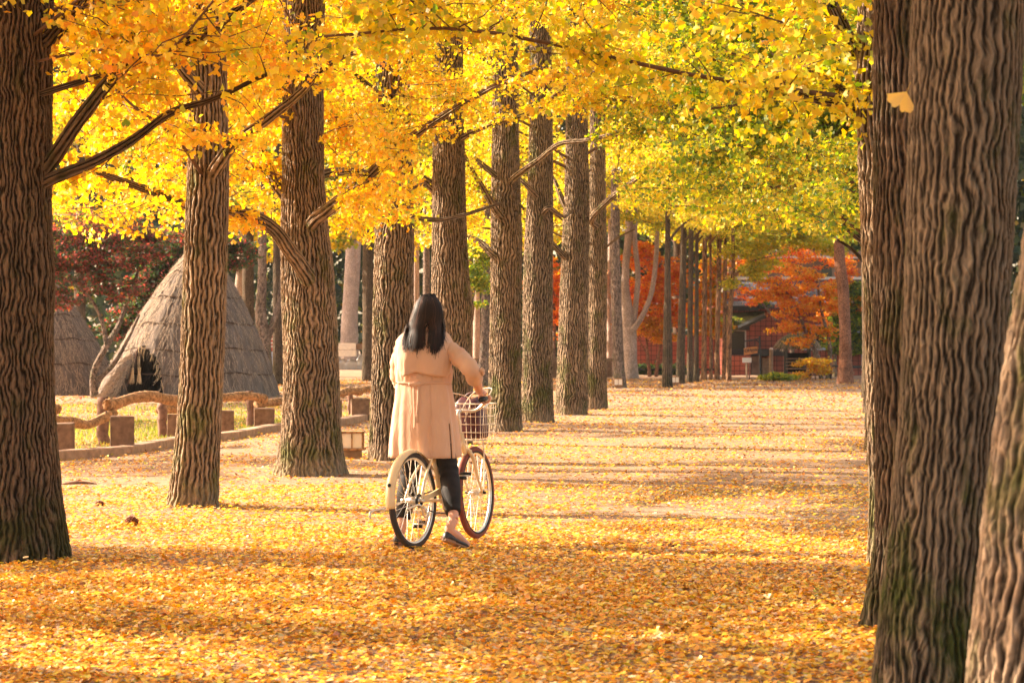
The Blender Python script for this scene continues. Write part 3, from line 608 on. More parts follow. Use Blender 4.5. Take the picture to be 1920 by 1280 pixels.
def bare(name, label, px, Y, rows, mat, group, seg=40, ds=.08, limbs=(), disp=1, flare=(.15, .3, 4), nl=0, pal=None, lz=(3, 8), **kw):
    """a trunk with rows (py, left, right) bottom to top"""
    P = [W((a+b)/2, py, Y) for py, a, b in rows]; r = [(b-a)/2*Y/FPX for py, a, b in rows]; Q, rr = lerp_path(P, r, 3)
    L = [([W(*q) for q in pts], r0, r1) for pts, r0, r1 in limbs]
    return mktree(name, label, group, (Q[0][0], Y, 0), rr[0], Q[-1][2], mat, L, nl=nl, pal=pal, seg=seg, ds=ds, path=Q, trunk_r=rr, fine=False, size=kw.pop('size', .1), nleaf=kw.pop('nleaf', 26), per_m=kw.pop('per_m', 6), lz=lz, flare=flare, hole=False, **kw)

M['thatch'] = None
def thatch_mat(name, a, b):
    t = NT(name); v = t.attr('thatch').outputs['Vector']; n = t.noise(t.scale(v, (60, 60, 2.2)), 1.0, 4, .7).outputs[0]; n2 = t.noise(t.scale(v, (3, 3, 1.2)), 1.0, 4, .6).outputs[0]
    c = t.ramp(n, [(.3, b), (.65, a), (.85, tuple(min(1, x*1.35) for x in a))]); c = t.mix(.6, c, t.ramp(n2, [(.3, (.6, .56, .52)), (.7, (1.15, 1.08, 1.0))]), 'MULTIPLY')
    t.pbr(c, .9, .15, 0, n, 1.0, .03); return t.m
M['thatch'] = thatch_mat('weathered_thatch', (.29, .235, .20), (.10, .078, .066))
M['straw'] = simple('straw', (.40, .29, .20), .85, .15, var=.45, vs=25)
M['straw_light'] = simple('pale_straw', (.58, .42, .24), .85, .15, var=.3, vs=25)
M['dark'] = simple('inside_shade_dark', (.006, .004, .003), .9, .1)  # near-black, interior shade put into the colour
M['rope'] = simple('rope', (.10, .065, .045), .9, .1)
M['wood'] = simple('old_board', (.20, .12, .075), .85, .2, var=.35, vs=14, bstr=.5, bs=50)
M['wood_pale'] = simple('sawn_block', (.27, .175, .11), .85, .2, var=.3, vs=9, bstr=.5, bs=45)  # paler wood tone than the old boards
M['log'] = simple('peeled_log', (.36, .20, .095), .8, .2, var=.65, vs=22, bstr=1, bs=45)
M['logdark'] = simple('brown_post', (.20, .11, .075), .8, .2, var=.4, vs=18, bstr=.7, bs=50)
M['kerb'] = simple('kerb_stone', (.42, .27, .18), .9, .2, var=.25, vs=12, bstr=.5, bs=60)
M['paint_white'] = simple('white_board', (.75, .66, .56), .6, .3, var=.12, vs=9)
M['cloth_white'] = simple('pale_sheet', (.50, .50, .50), .6, .3, var=.15, vs=4)
M['glass_lamp'] = simple('milky_panel', (.90, .82, .68), .4, .4, var=.05)
M['iron'] = simple('black_iron', (.02, .02, .02), .5, .4)
M['slate'] = None

# ------------------------------------------------------------------ thatched huts
def hut(label, px, Y, Rb, H, rings, door=None, leaning=0.0):
    c = W(px, 640, Y); c[2] = 0; root = thing('thatched_hut', label, 'hut', c, 'straw huts behind the log fence')
    seg, n = 160, 60; th = np.linspace(0, 2*np.pi, seg, endpoint=False); t = np.linspace(0, 1, n)
    r = Rb*(1-t)**.80*(1+.05*np.sin(t*3.1)); r[-1] = .03; z = H*(t**.95)
    Rr = r[:, None]*(1+.018*np.sin(th*9+1)[None]+.012*np.sin(th*23+t[:, None]*9))+rng.normal(0, .008, (n, seg))
    for zz in rings:                                    # courses step out over the rope
        Rr -= .035*np.exp(-((z-zz)/.035)**2)[:, None]
    V = np.stack([c[0]+leaning*t[:, None]+Rr*np.cos(th), c[1]+Rr*np.sin(th), np.broadcast_to(z[:, None], (n, seg))], -1)
    i = np.arange(n-1)[:, None]*seg; k = np.arange(seg)[None]; k2 = (k+1) % seg; F = np.stack([i+k, i+k2, i+seg+k2, i+seg+k], -1).reshape(-1, 4)
    Vf = V.reshape(-1, 3); ctr = Vf[F].mean(1); keep = np.ones(len(F), bool)
    if door:
        px_ = 960+FPX*ctr[:, 0]/ctr[:, 1]; py_ = 640-FPX*(ctr[:, 2]-CAMZ)/ctr[:, 1]
        poly = np.array(door); ins = np.zeros(len(ctr), bool); j = len(poly)-1
        for q in range(len(poly)):
            (x1, y1), (x2, y2) = poly[q], poly[j]
            ins ^= ((y1 > py_) != (y2 > py_)) & (px_ < (x2-x1)*(py_-y1)/(y2-y1+1e-9)+x1); j = q
        keep &= ~(ins & (ctr[:, 1] < c[1]))
    tv = np.stack([np.broadcast_to(np.cos(th)*Rb, (n, seg)), np.broadcast_to(np.sin(th)*Rb, (n, seg)), np.broadcast_to(t[:, None]*H, (n, seg))], -1)
    mesh_np('thatch_roof', Vf, F[keep], M['thatch'], root, True, [('thatch', 'FLOAT_VECTOR', 'POINT', tv.reshape(-1, 3))])
    mb = MB(); mb.lathe([(Rb*.45, .0), (Rb*.3, H*.42), (Rb*.1, H*.8)], (c[0], c[1], 0), 24); mb.build('shade_cone', M['dark'], root)  # near-black cone added to stand in for the shade behind the doorway
    for zz in rings:
        rr = np.interp(zz, z, r)+.01; mb = MB(); a = np.linspace(0, 2*np.pi, 90, endpoint=False); xo = leaning*np.interp(zz, z, t)
        mb.tube(np.stack([c[0]+xo+rr*np.cos(a), c[1]+rr*np.sin(a), zz+.03*np.sin(a*5)+.015*np.sin(a*13)], 1), .018, 5, True); mb.build('rope', M['rope'], root, True)
    # loose straws over the surface
    m = 5200; a = rng.uniform(0, 2*np.pi, m); tt = rng.random(m)**1.25*.96; L = rng.uniform(.12, .4, m); rr = np.interp(tt, t, r)+.012; zz = np.interp(tt, t, z)
    t2 = np.maximum(tt-L/H*.8, -.01); rr2 = np.interp(t2, t, r)+.03+rng.exponential(.02, m); z2 = np.maximum(np.interp(t2, t, z), .01); a2 = a+rng.normal(0, .05, m)
    A0 = np.stack([c[0]+leaning*tt+rr*np.cos(a), c[1]+rr*np.sin(a), zz], 1); A1 = np.stack([c[0]+leaning*t2+rr2*np.cos(a2), c[1]+rr2*np.sin(a2), z2], 1)
    if door:
        def inp(P):
            x = 960+FPX*P[:, 0]/P[:, 1]; y = 640-FPX*(P[:, 2]-CAMZ)/P[:, 1]; ins = np.zeros(len(P), bool); j = len(poly)-1
            for q in range(len(poly)):
                (x1, y1), (x2, y2) = poly[q], poly[j]; ins ^= ((y1 > y) != (y2 > y)) & (x < (x2-x1)*(y-y1)/(y2-y1+1e-9)+x1); j = q
            return ins & (P[:, 1] < c[1])
        kk = ~(inp(A0) | (inp(A1) & (rng.random(m) < .7))); A0, A1, a = A0[kk], A1[kk], a[kk]; m = len(A0)
    B = np.stack([-np.sin(a), np.cos(a), np.zeros(m)], 1)*rng.uniform(.004, .009, m)[:, None]
    V = np.stack([A0-B, A0+B, A1+B*.5, A1-B*.5], 1).reshape(-1, 3); F = np.arange(4*m).reshape(-1, 4)
    mesh_np('loose_straw', V, F, M['straw'], root)
    return root, c
h1, hc = hut('large round straw hut with a dark triangular doorway', 352, 57.6, 2.14, 3.75, (.55, 1.12, 1.72, 2.35, 2.95), door=[(222, 762), (310, 762), (303, 712), (292, 672), (272, 648), (256, 654)], leaning=.32)
# doorway: stepped out straw cheek on the left, lintel, hanging tufts
mb = MB(); p = [W(176, 752, 55.4), W(205, 715, 55.5), W(232, 680, 55.8), W(258, 652, 56.3)]; p2 = [W(220, 752, 55.2), W(231, 720, 55.3), W(245, 686, 55.5), W(261, 655, 55.9)]
P = np.array(p); P2 = np.array(p2); a = catmull(P, 16); b = catmull(P2, 16); Vv = []
for i in range(16):
    for s_ in np.linspace(0, 1, 8): q = a[i]*(1-s_)+b[i]*s_; q = q+np.array([0, -.16*math.sin(s_*math.pi), .0])+rng.normal(0, .01, 3); q[2] = max(q[2], 0); Vv.append(q)
ff = [(i*8+j, i*8+j+1, (i+1)*8+j+1, (i+1)*8+j) for i in range(15) for j in range(7)]
Vv = np.array(Vv); back = Vv+np.array([.05, .5, 0]); F = ff+[tuple(x+128 for x in f[::-1]) for f in ff]+[(i*8+7, (i+1)*8+7, (i+1)*8+7+128, i*8+7+128) for i in range(15)]+[(i*8, i*8+128, (i+1)*8+128, (i+1)*8) for i in range(15)]
o = mesh_np('doorway_cheek', np.vstack([Vv, back]), F, M['thatch'], h1, True, [('thatch', 'FLOAT_VECTOR', 'POINT', np.vstack([Vv, back])*np.array([.6, .6, .2]))])
mb = MB()
for i in range(520):
    s_ = rng.random(); q = a[int(s_*15)]*(1-0)+0; u = rng.random(); q = a[int(s_*15)]*(1-u)+b[int(s_*15)]*u+np.array([0, -.17*math.sin(u*math.pi)-.01, 0]); d = unit(a[0]-a[-1]+rng.normal(0, .5, 3))*rng.uniform(.15, .4); e = q+d; e[2] = max(e[2], .01)
    mb.tube([q, e], rng.uniform(.004, .008), 3)
mb.build('cheek_straw', M['straw'], h1)
mb = MB()
for i in range(34):                                     # ragged fringe round the opening
    u = rng.random(); e0 = np.array([W(256, 654, 55.9), W(274, 650, 55.8), W(291, 672, 55.8), W(301, 712, 55.55), W(308, 748, 55.45)]); q = catmull(e0, 60)[int(u*59)]+rng.normal(0, .03, 3)
    d = np.array([rng.normal(-.02, .06), rng.normal(-.03, .04), -rng.uniform(.08, .28)]); mb.tube([q, q+d], rng.uniform(.004, .008), 3)
mb.build('doorway_fringe', M['straw_light'], h1)
for x_ in (249, 259, 262):
    mb = MB(); q = W(x_, 690, 55.5)
    for k in range(9): mb.tube([q+rng.normal(0, .012, 3), q+np.array([rng.normal(0, .03), 0, -.3-rng.random()*.08])], .008, 3)
    mb.tube([q, q+[0, 0, .28]], .006, 4); mb.build('hanging_tuft', M['straw_light'], h1)
mb = MB(); mb.tube([W(258, 654, 55.75), W(240, 720, 55.5)], .02, 6); mb.build('door_pole', M['logdark'], h1)
hut('smaller round straw hut half hidden behind the left trunk', 92, 60, 1.75, 2.95, (.75, 1.35, 1.95, 2.45), leaning=-.05)

# ------------------------------------------------------------------ maples and other trees behind
PAL['misty'] = [(.20, .22, .08), (.26, .26, .10), (.14, .17, .06), (.34, .32, .14), (.2, .2, .1)]
cloud_tree('maple_tree', 'burgundy maple with a forked grey trunk beside the straw hut', 'tree', (190, 55.6), [([(178, 752, 55.6), (176, 700, 55.6), (196, 655, 55.6), (222, 610, 55.8), (240, 560, 56), (262, 500, 56)], .10, .03), ([(184, 712, 55.6), (215, 680, 55.6), (238, 640, 55.6), (262, 590, 55.5)], .07, .02), ([(200, 645, 55.6), (190, 600, 55.6), (170, 560, 55.6), (130, 520, 55)], .06, .02)],
  [(130, 500, 55.6, 85, 38), (215, 470, 55.6, 90, 42), (120, 560, 55.4, 60, 26), (200, 540, 55.6, 75, 28), (290, 450, 55.6, 60, 34), (60, 470, 55.6, 80, 50), (180, 430, 56, 110, 40)], 19000, .085, [('burgundy', 3), ('burgreen', 4), ('redmaple', .1)], M['bark_grey'])
cloud_tree('maple_tree', 'darker green and purple maple leaning behind the big hut', 'tree', (300, 63), [([(262, 730, 63), (268, 650, 63), (285, 560, 63), (300, 480, 63)], .09, .03), ([(285, 730, 63), (300, 640, 63), (330, 560, 63)], .07, .03)],
  [(300, 540, 63, 60, 45), (260, 590, 63, 50, 36), (330, 480, 63, 60, 50), (230, 620, 63, 40, 25), (420, 470, 64, 60, 40)], 30000, .09, [('burgreen', 5), ('dkgreen', 2), ('burgundy', 1.5)], M['bark_grey'])
cloud_tree('maple_tree', 'orange maple with thin dark stems standing before the brick house', 'tree', (1538, 84), [([(1540, 712, 84), (1534, 670, 84), (1512, 625, 84), (1485, 560, 84), (1440, 520, 84)], .085, .03), ([(1552, 712, 84), (1556, 650, 84), (1540, 580, 84), (1530, 510, 84)], .085, .03), ([(1536, 700, 84), (1524, 650, 84), (1520, 610, 84)], .06, .03)],
  [(1500, 565, 84, 62, 38), (1478, 612, 84, 42, 22), (1535, 618, 84, 34, 24), (1450, 545, 84, 45, 26), (1545, 560, 84, 45, 40), (1505, 520, 84, 55, 30), (1500, 640, 84, 40, 12)], 12500, .10, [('maple', 5), ('amber', 2.5)], M['bark_grey'])
cloud_tree('maple_tree', 'redder maple whose crown spreads above the house roof', 'tree', (1420, 90), [([(1455, 600, 90), (1420, 560, 90), (1380, 540, 90)], .05, .02), ([(1490, 711, 90), (1480, 620, 90), (1455, 520, 90)], .1, .05)],
  [(1400, 555, 90, 45, 20), (1440, 500, 90, 60, 26), (1500, 480, 90, 60, 28), (1580, 510, 90, 50, 40), (1395, 500, 90, 35, 14), (1600, 570, 90, 40, 30), (1560, 590, 90, 40, 20)], 9500, .10, [('redmaple', 2.5), ('maple', 5), ('burgundy', .4)], M['bark_grey'])
cloud_tree('maple_tree', 'bright orange maple glowing behind the pale pink stems', 'tree', (1215, 88), [([(1218, 706, 88), (1214, 660, 88), (1210, 600, 88)], .07, .03), ([(1230, 706, 88), (1236, 660, 88), (1245, 600, 88)], .07, .03), ([(1214, 665, 88), (1200, 640, 88), (1190, 620, 88)], .03, .015)],
  [(1215, 560, 88, 55, 45), (1250, 520, 88, 45, 40), (1200, 480, 88, 40, 30), (1270, 590, 88, 35, 30), (1180, 600, 88, 30, 30)], 20000, .10, [('maple', 5), ('redmaple', 1.5)], M['bark_pine'],
  extra=[([(1218, 612, 87.6, 38, 18), (1245, 632, 87.6, 25, 10)], 7000, .1, [('amber', 5), ('maple', 2)])])
cloud_tree('maple_tree', 'orange maple showing in the gap between the thick grey trunks', 'tree', (1040, 92), [([(1035, 704, 92), (1040, 600, 92), (1035, 520, 92)], .09, .03)], [(1040, 590, 92, 40, 55), (1020, 520, 92, 40, 40), (1080, 530, 92, 50, 40)], 14000, .10, [('maple', 5), ('redmaple', 1)], M['bark_grey'])
cloud_tree('shrub', 'small amber leaved shrub among the maple stems', 'shrub', (1530, 82), [([(1530, 713, 82), (1525, 690, 82), (1515, 670, 82)], .02, .01)], [(1520, 678, 82, 34, 9), (1540, 694, 82, 22, 8), (1503, 703, 82, 12, 6)], 2600, .09, [('amber', 4), ('yellow', 2)], M['bark_grey'])
cloud_tree('leafy_tree', 'green leafed tree beside the light blue post of the house', 'tree', (1600, 90), [([(1565, 706, 90), (1566, 660, 90), (1572, 600, 90)], .09, .05)], [(1600, 600, 90, 45, 38), (1570, 640, 90, 30, 24), (1612, 650, 90, 20, 20), (1590, 550, 90, 40, 30)], 17000, .10, [('green', 5), ('dkgreen', 2), ('lime', .6)], M['bark_grey'])
cloud_tree('shrub', 'low yellow green bush at the edge of the path before the house', 'shrub', (1462, 80), [], [(1462, 706, 80, 30, 6), (1440, 709, 80, 14, 4), (1480, 708, 80, 14, 4)], 5000, .06, [('green', 3), ('lime', 4)], M['bark_grey'])
cloud_tree('hedge', 'dark clipped hedge behind the orange maple stems', 'hedge', (1235, 95), [], [(1200, 695, 95, 22, 9), (1235, 695, 95, 24, 9), (1268, 695, 95, 22, 9)], 12000, .09, [('dkgreen', 5), ('green', .5)], M['bark_grey'], flat=1.5)
cloud_tree('leafy_tree', 'green leaved sapling glimpsed behind the burled ginkgo', 'tree', (893, 60), [([(884, 738, 60), (880, 640, 60), (890, 540, 60)], .05, .02)], [(893, 520, 60, 30, 34), (888, 572, 60, 16, 10), (900, 470, 60, 40, 30)], 6500, .075, [('green', 4), ('lime', 3)], M['bark_grey'])

g_ = 'pines and other trees behind the path'
bare('pine_tree', 'pale pink trunk that splits into three bare stems', 1182, 85, [(711, 1166, 1198), (690, 1170, 1194), (640, 1164, 1194), (600, 1166, 1192), (560, 1164, 1180), (500, 1166, 1180), (440, 1172, 1186), (300, 1176, 1190)], M['bark_pale'], g_,
     limbs=[([(1186, 612, 85), (1192, 570, 85), (1196, 510, 85), (1190, 440, 85), (1195, 300, 85)], .12, .10), ([(1184, 622, 84.8), (1205, 590, 84.8), (1222, 545, 84.8), (1230, 480, 84.8), (1232, 430, 84.8), (1238, 300, 84.8)], .11, .085)])
bare('pine_tree', 'thin pale trunk just left of the three stemmed one', 1143, 92, [(706, 1136, 1152), (600, 1138, 1150), (450, 1140, 1150), (200, 1141, 1150)], M['bark_pale'], g_)
bare('ginkgo_tree', 'speckled slim trunk with a little white lamp at its foot', 1160, 68, [(727, 1150, 1175), (700, 1150, 1171), (600, 1147, 1166), (480, 1144, 1162), (300, 1146, 1162)], M['bark_grey'], 'ginkgo trees in two rows along the path', nl=22, pal=YL, lz=(5, 12), per_m=9)
bare('pine_tree', 'single red brown pine trunk in front of the house corner', 1585, 76, [(718, 1569, 1600), (700, 1572, 1598), (620, 1574, 1596), (540, 1570, 1592), (500, 1565, 1585), (300, 1558, 1578)], M['bark_pine'], g_)
bare('broadleaf_tree', 'leaning dark trunk seen left of the broad row trees', 908, 70, [(725, 892, 920), (690, 898, 919), (600, 902, 919), (500, 904, 918), (300, 908, 920)], M['bark_grey'], g_, nl=20, pal=YL, lz=(3.5, 11))
bare('pine_tree', 'white barked trunk behind the plank wall', 893, 100, [(699, 886, 900), (560, 888, 900), (300, 889, 899)], M['bark_pale'], g_)
bare('pine_tree', 'brownish trunk left of the white barked one', 878, 104, [(697, 874, 887), (560, 875, 886), (300, 876, 886)], M['bark_pine'], g_)
bare('pine_tree', 'pale trunk rising above the woman\'s head', 782, 100, [(699, 772, 788), (500, 774, 786), (300, 775, 785)], M['bark_pale'], g_)
bare('pine_tree', 'grey trunk behind the woman\'s hair', 800, 108, [(695, 792, 807), (500, 793, 806), (300, 794, 805)], M['bark_grey'], g_)
bare('pine_tree', 'tall pale double trunk standing above the white box', 655, 120, [(689, 636, 674), (600, 640, 670), (500, 647, 670), (400, 650, 666), (200, 654, 664)], M['bark_pale'], g_, limbs=[([(662, 640, 120), (664, 560, 120), (672, 450, 120)], .3, .2)])
bare('pine_tree', 'slim dark reddish trunk left of the mossy ginkgo', 692, 99, [(702, 684, 700), (600, 688, 699), (300, 690, 700)], M['bark_pine'], g_, flare=(.05, .3, 3))
bare('broadleaf_tree', 'twisted brown trunk forking behind the large hut', 492, 72, [(722, 480, 512), (640, 482, 508), (590, 478, 500), (520, 484, 500), (460, 484, 500), (300, 482, 496)], M['bark_grey'], g_, limbs=[([(500, 640, 72), (514, 600, 72), (524, 560, 72), (530, 500, 72)], .12, .07)])
bare('broadleaf_tree', 'dark straight trunk touching the stout buttressed ginkgo', 520, 74, [(719, 511, 532), (500, 512, 528), (300, 514, 528)], M['bark_far'], g_)
bare('broadleaf_tree', 'dark trunk behind the right slope of the large hut', 465, 84, [(710, 452, 478), (500, 454, 476), (300, 455, 475)], M['bark_far'], g_)
bare('broadleaf_tree', 'pale curved trunk above the right slope of the hut', 445, 92, [(705, 436, 456), (560, 438, 453), (480, 446, 458), (300, 450, 460)], M['bark_pale'], g_)
bare('ginkgo_tree', 'green leaved tree reaching over the right side of the path', 1600, 31, [(831, 1640, 1700), (600, 1640, 1696), (430, 1640, 1690), (100, 1636, 1680)], M['bark_far'], g_, size=.075, per_m=17, nleaf=26, nl=40, pal=[('green', 5), ('lime', 1.5)], lz=(2.9, 5.6), toward=2.9, reach=(1.6, 3.6),
     limbs=[([(1645, 470, 31), (1590, 425, 30.6), (1560, 360, 30.2), (1530, 290, 29.8), (1488, 215, 29.4)], .06, .025), ([(1645, 380, 31), (1580, 300, 31), (1500, 240, 31), (1380, 220, 31)], .04, .015), ([(1645, 520, 31), (1600, 470, 31), (1570, 450, 31)], .03, .012)])
cloud_tree('maple_tree', 'yellow orange young maple between the distant cluster and the house', 'tree', (1335, 89), [([(1333, 707, 89), (1334, 640, 89), (1330, 560, 89)], .06, .03)], [(1335, 560, 89, 34, 40), (1345, 610, 89, 26, 26), (1310, 600, 89, 26, 30), (1340, 505, 89, 40, 26)], 11000, .10, [('maple', 3), ('amber', 2), ('lime', 2)], M['bark_grey'])
cloud_tree('leafy_tree', 'bright lemon leaved tree whose low spray hangs before the house roof', 'tree', (1372, 79), [([(1366, 714, 79), (1368, 600, 79), (1375, 500, 79), (1372, 400, 79)], .10, .05), ([(1374, 520, 79), (1410, 490, 79), (1450, 480, 79)], .04, .012)], [(1400, 508, 79, 36, 12), (1425, 495, 79, 34, 12), (1390, 470, 79, 40, 18), (1440, 455, 79, 55, 16), (1500, 450, 79, 45, 14), (1372, 530, 79, 14, 16), (1420, 520, 79, 16, 7), (1560, 462, 79, 40, 18), (1480, 430, 79, 60, 16)], 15000, .085, [('lemon', 5), ('lime', 3), ('yellow', 1)], M['bark_brown'], flat=.7)
# more crowns that close the view between the rows and far behind
k_ = 0
for px, Y, pal, lab in ((150, 76, [('lime', 3), ('yellow', 3), ('green', 1)], 'yellowing tree over the smaller hut'), (560, 88, [('green', 3), ('lime', 3)], 'light green tree behind the stout ginkgo'),
    (690, 80, [('lime', 4), ('yellow', 3), ('green', 2)], 'lime green tree seen left of the mossy ginkgo'), (850, 84, YL, 'yellow green tree behind the burled ginkgo'), (960, 90, [('yellow', 4), ('lime', 2)], 'yellow tree filling the gap above the plank wall'),
    (1120, 96, YE, 'yellow tree behind the pale bare stems'), (1270, 102, [('lime', 4), ('lemon', 3)], 'lime yellow tree behind the distant cluster'), (1400, 108, [('lemon', 3), ('lime', 3), ('dkgreen', 1.5)], 'tree rising behind the house roof'),
    (1560, 104, [('green', 3), ('lime', 3), ('lemon', 1)], 'green tree behind the right end of the house'), (380, 92, [('yellow', 4), ('lime', 2)], 'yellow tree standing behind the large hut')):
    s_ = FPX/Y
    bare('broadleaf_tree', lab, px, Y, [(640+CAMZ*s_, px-.2*s_, px+.2*s_), (400, px-.16*s_, px+.16*s_), (100, px-.12*s_, px+.12*s_)], M['bark_far'], g_, seg=20, ds=.2, nl=62, pal=pal, lz=(4.5, 19), reach=(3, 7), size=.17, per_m=5, nleaf=30)
m = 150000; P = np.stack([rng.uniform(-42, 42, m), rng.uniform(128, 156, m), rng.random(m)**.8*30], 1); A = rng.normal(0, 1, (m, 3)); N = rng.normal(0, 1, (m, 3)); N[:, 1] -= 1
V, F, C = leaf_arrays(P, A, N, rng.uniform(.35, .8, m), palette([('dkgreen', 6), ('misty', 3), ('green', 1), ('amber', .4)], m)*.8, False)
o = mesh_np('distant_woods', V, F, M['leaf'], None, False, [('leafcol', 'FLOAT_COLOR', 'FACE', C)]); kind(o, 'stuff'); o['label'] = 'dark mass of woodland closing the view far behind'; o['category'] = 'woodland'

# ------------------------------------------------------------------ the house
def tile_mat():
    t = NT('red_wall_tiles'); g = t.geo(); s = t.n('ShaderNodeSeparateXYZ'); t.l(g, s.inputs[0]); cx = t.n('ShaderNodeCombineXYZ'); t.l(t.math('ADD', s.outputs[0], s.outputs[1]), cx.inputs[0]); t.l(s.outputs[2], cx.inputs[1])
    b = t.n('ShaderNodeTexBrick'); t.l(cx.outputs[0], b.inputs['Vector']); b.offset = 0; b.inputs['Scale'].default_value = 1; b.inputs['Brick Width'].default_value = .21; b.inputs['Row Height'].default_value = .19
    b.inputs['Mortar Size'].default_value = .012; b.inputs['Color1'].default_value = (.42, .115, .07, 1); b.inputs['Color2'].default_value = (.30, .08, .055, 1); b.inputs['Mortar'].default_value = (.06, .025, .02, 1); b.inputs['Bias'].default_value = -.2
    n = t.noise(g, 1.2, 4).outputs[0]; c = t.mix(.6, b.outputs[0], t.ramp(n, [(.3, (.7, .7, .75)), (.7, (1.2, 1.1, 1.05))]), 'MULTIPLY')
    t.pbr(c, .6, .35, 0, b.outputs['Fac'], -.6, .02); return t.m
M['tile'] = tile_mat()
def slate_mat():
    t = NT('grey_roof_shingles'); g = t.geo(); b = t.n('ShaderNodeTexBrick'); t.l(g, b.inputs['Vector']); b.inputs['Scale'].default_value = 1; b.inputs['Brick Width'].default_value = .3; b.inputs['Row Height'].default_value = .16
    b.inputs['Mortar Size'].default_value = .012; b.inputs['Color1'].default_value = (.16, .15, .17, 1); b.inputs['Color2'].default_value = (.09, .085, .10, 1); b.inputs['Mortar'].default_value = (.02, .02, .02, 1)
    t.pbr(b.outputs[0], .8, .2, 0, t.noise(g, 12, 4).outputs[0], .8, .02); return t.m
M['slate'] = slate_mat()
M['mossroof'] = simple('mossy_shingles', (.13, .12, .05), .9, .1, var=.5, vs=5, bstr=1, bs=20)
M['fascia'] = simple('dark_fascia', (.035, .035, .035), .6, .3)
M['window'] = simple('dark_window_glass', (.03, .028, .018), .12, .6)
M['bluepaint'] = simple('pale_blue_paint', (.42, .52, .66), .5, .3)
M['panel'] = simple('weathered_panel', (.30, .19, .13), .8, .2, var=.35, vs=3)
HY = 93.5
hs = thing('brick_house', 'red tiled house with stepped dark roofs behind the maples', 'house', W(1480, 640, HY)*np.array([1, 1, 0]))
mb = MB(); wbox(mb, 1360, 1640, 560, 708, HY, 9); wbox(mb, 1140, 1360, 628, 708, HY+3, 6); mb.build('wall', M['tile'], hs)
mb = MB(); wbox(mb, 1366, 1640, 470, 520, HY+4.2, 5); mb.build('upper_wall', M['panel'], hs)
for a_, b_ in ((1486, 1502), (1540, 1560)): wbox(MB(), a_, b_, 495, 522, HY+4.12, .1).build('upper_window', M['window'], hs)
wbox(MB(), 1358, 1650, 519, 524, HY+3.6, .6).build('gutter', M['paint_white'], hs)
wbox(MB(), 1358, 1650, 480, 484, HY+3.6, .5).build('upper_gutter', M['paint_white'], hs)
mb = MB(); a0 = W(1355, 574, HY-.9); a1 = W(1492, 574, HY-.9); a2 = W(1650, 525, HY+3.8); a3 = W(1355, 525, HY+3.8); a1b = W(1650, 566, HY-.9)
V = np.array([a0, a1b, a2, a3]); mb.add(np.vstack([V, V-[0, 0, .14]]), [(0, 1, 2, 3), (7, 6, 5, 4), (0, 4, 5, 1), (1, 5, 6, 2), (2, 6, 7, 3), (3, 7, 4, 0)]); mb.build('roof', M['slate'], hs)
wbox(MB(), 1356, 1422, 573.5, 582, HY-1.0, .1).build('fascia', M['fascia'], hs)
mb = MB(); q0 = W(1352, 612, HY-1.8); q1 = W(1434, 589, HY-1.8); q2 = W(1434, 583, HY-.05); q3 = W(1352, 588, HY-.05)
V = np.array([W(1352, 612, HY-1.8), W(1384, 612, HY-1.8), W(1434, 590, HY-1.8), W(1434, 583, HY-.05), W(1384, 586, HY-.05), W(1352, 586, HY-.05)])
mb.add(np.vstack([V, V-[0, 0, .12]]), [(0, 1, 4, 5), (1, 2, 3, 4), (11, 10, 7, 6), (10, 9, 8, 7), (0, 6, 7, 1), (1, 7, 8, 2), (2, 8, 9, 3), (5, 11, 6, 0)]); mb.build('porch_roof', M['mossroof'], hs)
mb = MB(); mb.tube([W(1384, 615, HY-1.86), W(1434, 592, HY-1.86)], .1, 4); mb.build('bargeboard', M['fascia'], hs)
wbox(MB(), 1352, 1405, 604, 619, HY-.5, .4).build('porch_beam', M['fascia'], hs)
f = wbox(MB(), 1364, 1399, 618, 663, HY-.10, .08).build('window', M['paint_white'], hs); wbox(MB(), 1367, 1396.5, 621, 661, HY-.13, .02).build('pane', M['window'], f)
for a_, b_ in ((1504, 1524), (1526, 1548)):
    f = wbox(MB(), a_, b_, 608, 656, HY-.10, .08).build('window', M['bluepaint'], hs); wbox(MB(), a_+2, b_-2, 611, 650, HY-.13, .02).build('pane', M['window'], f)
f = wbox(MB(), 1598, 1612, 610, 658, HY-.10, .08).build('window', M['bluepaint'], hs); wbox(MB(), 1600, 1607, 612, 655, HY-.13, .02).build('pane', M['window'], f)
wbox(MB(), 1616, 1622, 628, 694, HY-.5, .12).build('post', M['bluepaint'], hs)
wbox(MB(), 1360, 1472, 654, 667, HY-.55, .5).build('ledge', M['fascia'], hs)
wbox(MB(), 1560, 1640, 656, 664, HY-.45, .4).build('flower_box', M['fascia'], hs)
mb = MB(); wbox(mb, 1360, 1408, 666, 706, HY-1.0, .94); mb.build('low_wall', M['tile'], hs)
wbox(MB(), 1409, 1426, 668, 704, HY-.30, .24).build('shutter_panel', M['panel'], hs); wbox(MB(), 1429, 1446, 671, 704, HY-.34, .28).build('shutter_panel', M['wood_pale'], hs)
V_, F_, C_ = pad_leaves([(1365, 600, HY-1.4, 18, 9), (1430, 568, HY-.8, 10, 8), (1360, 612, HY-1.6, 14, 5)], 2200, .08, [('green', 3), ('lime', 2), ('dkgreen', 3)])
mesh_np('roof_moss', V_, F_, M['leaf'], hs, False, [('leafcol', 'FLOAT_COLOR', 'FACE', C_)])

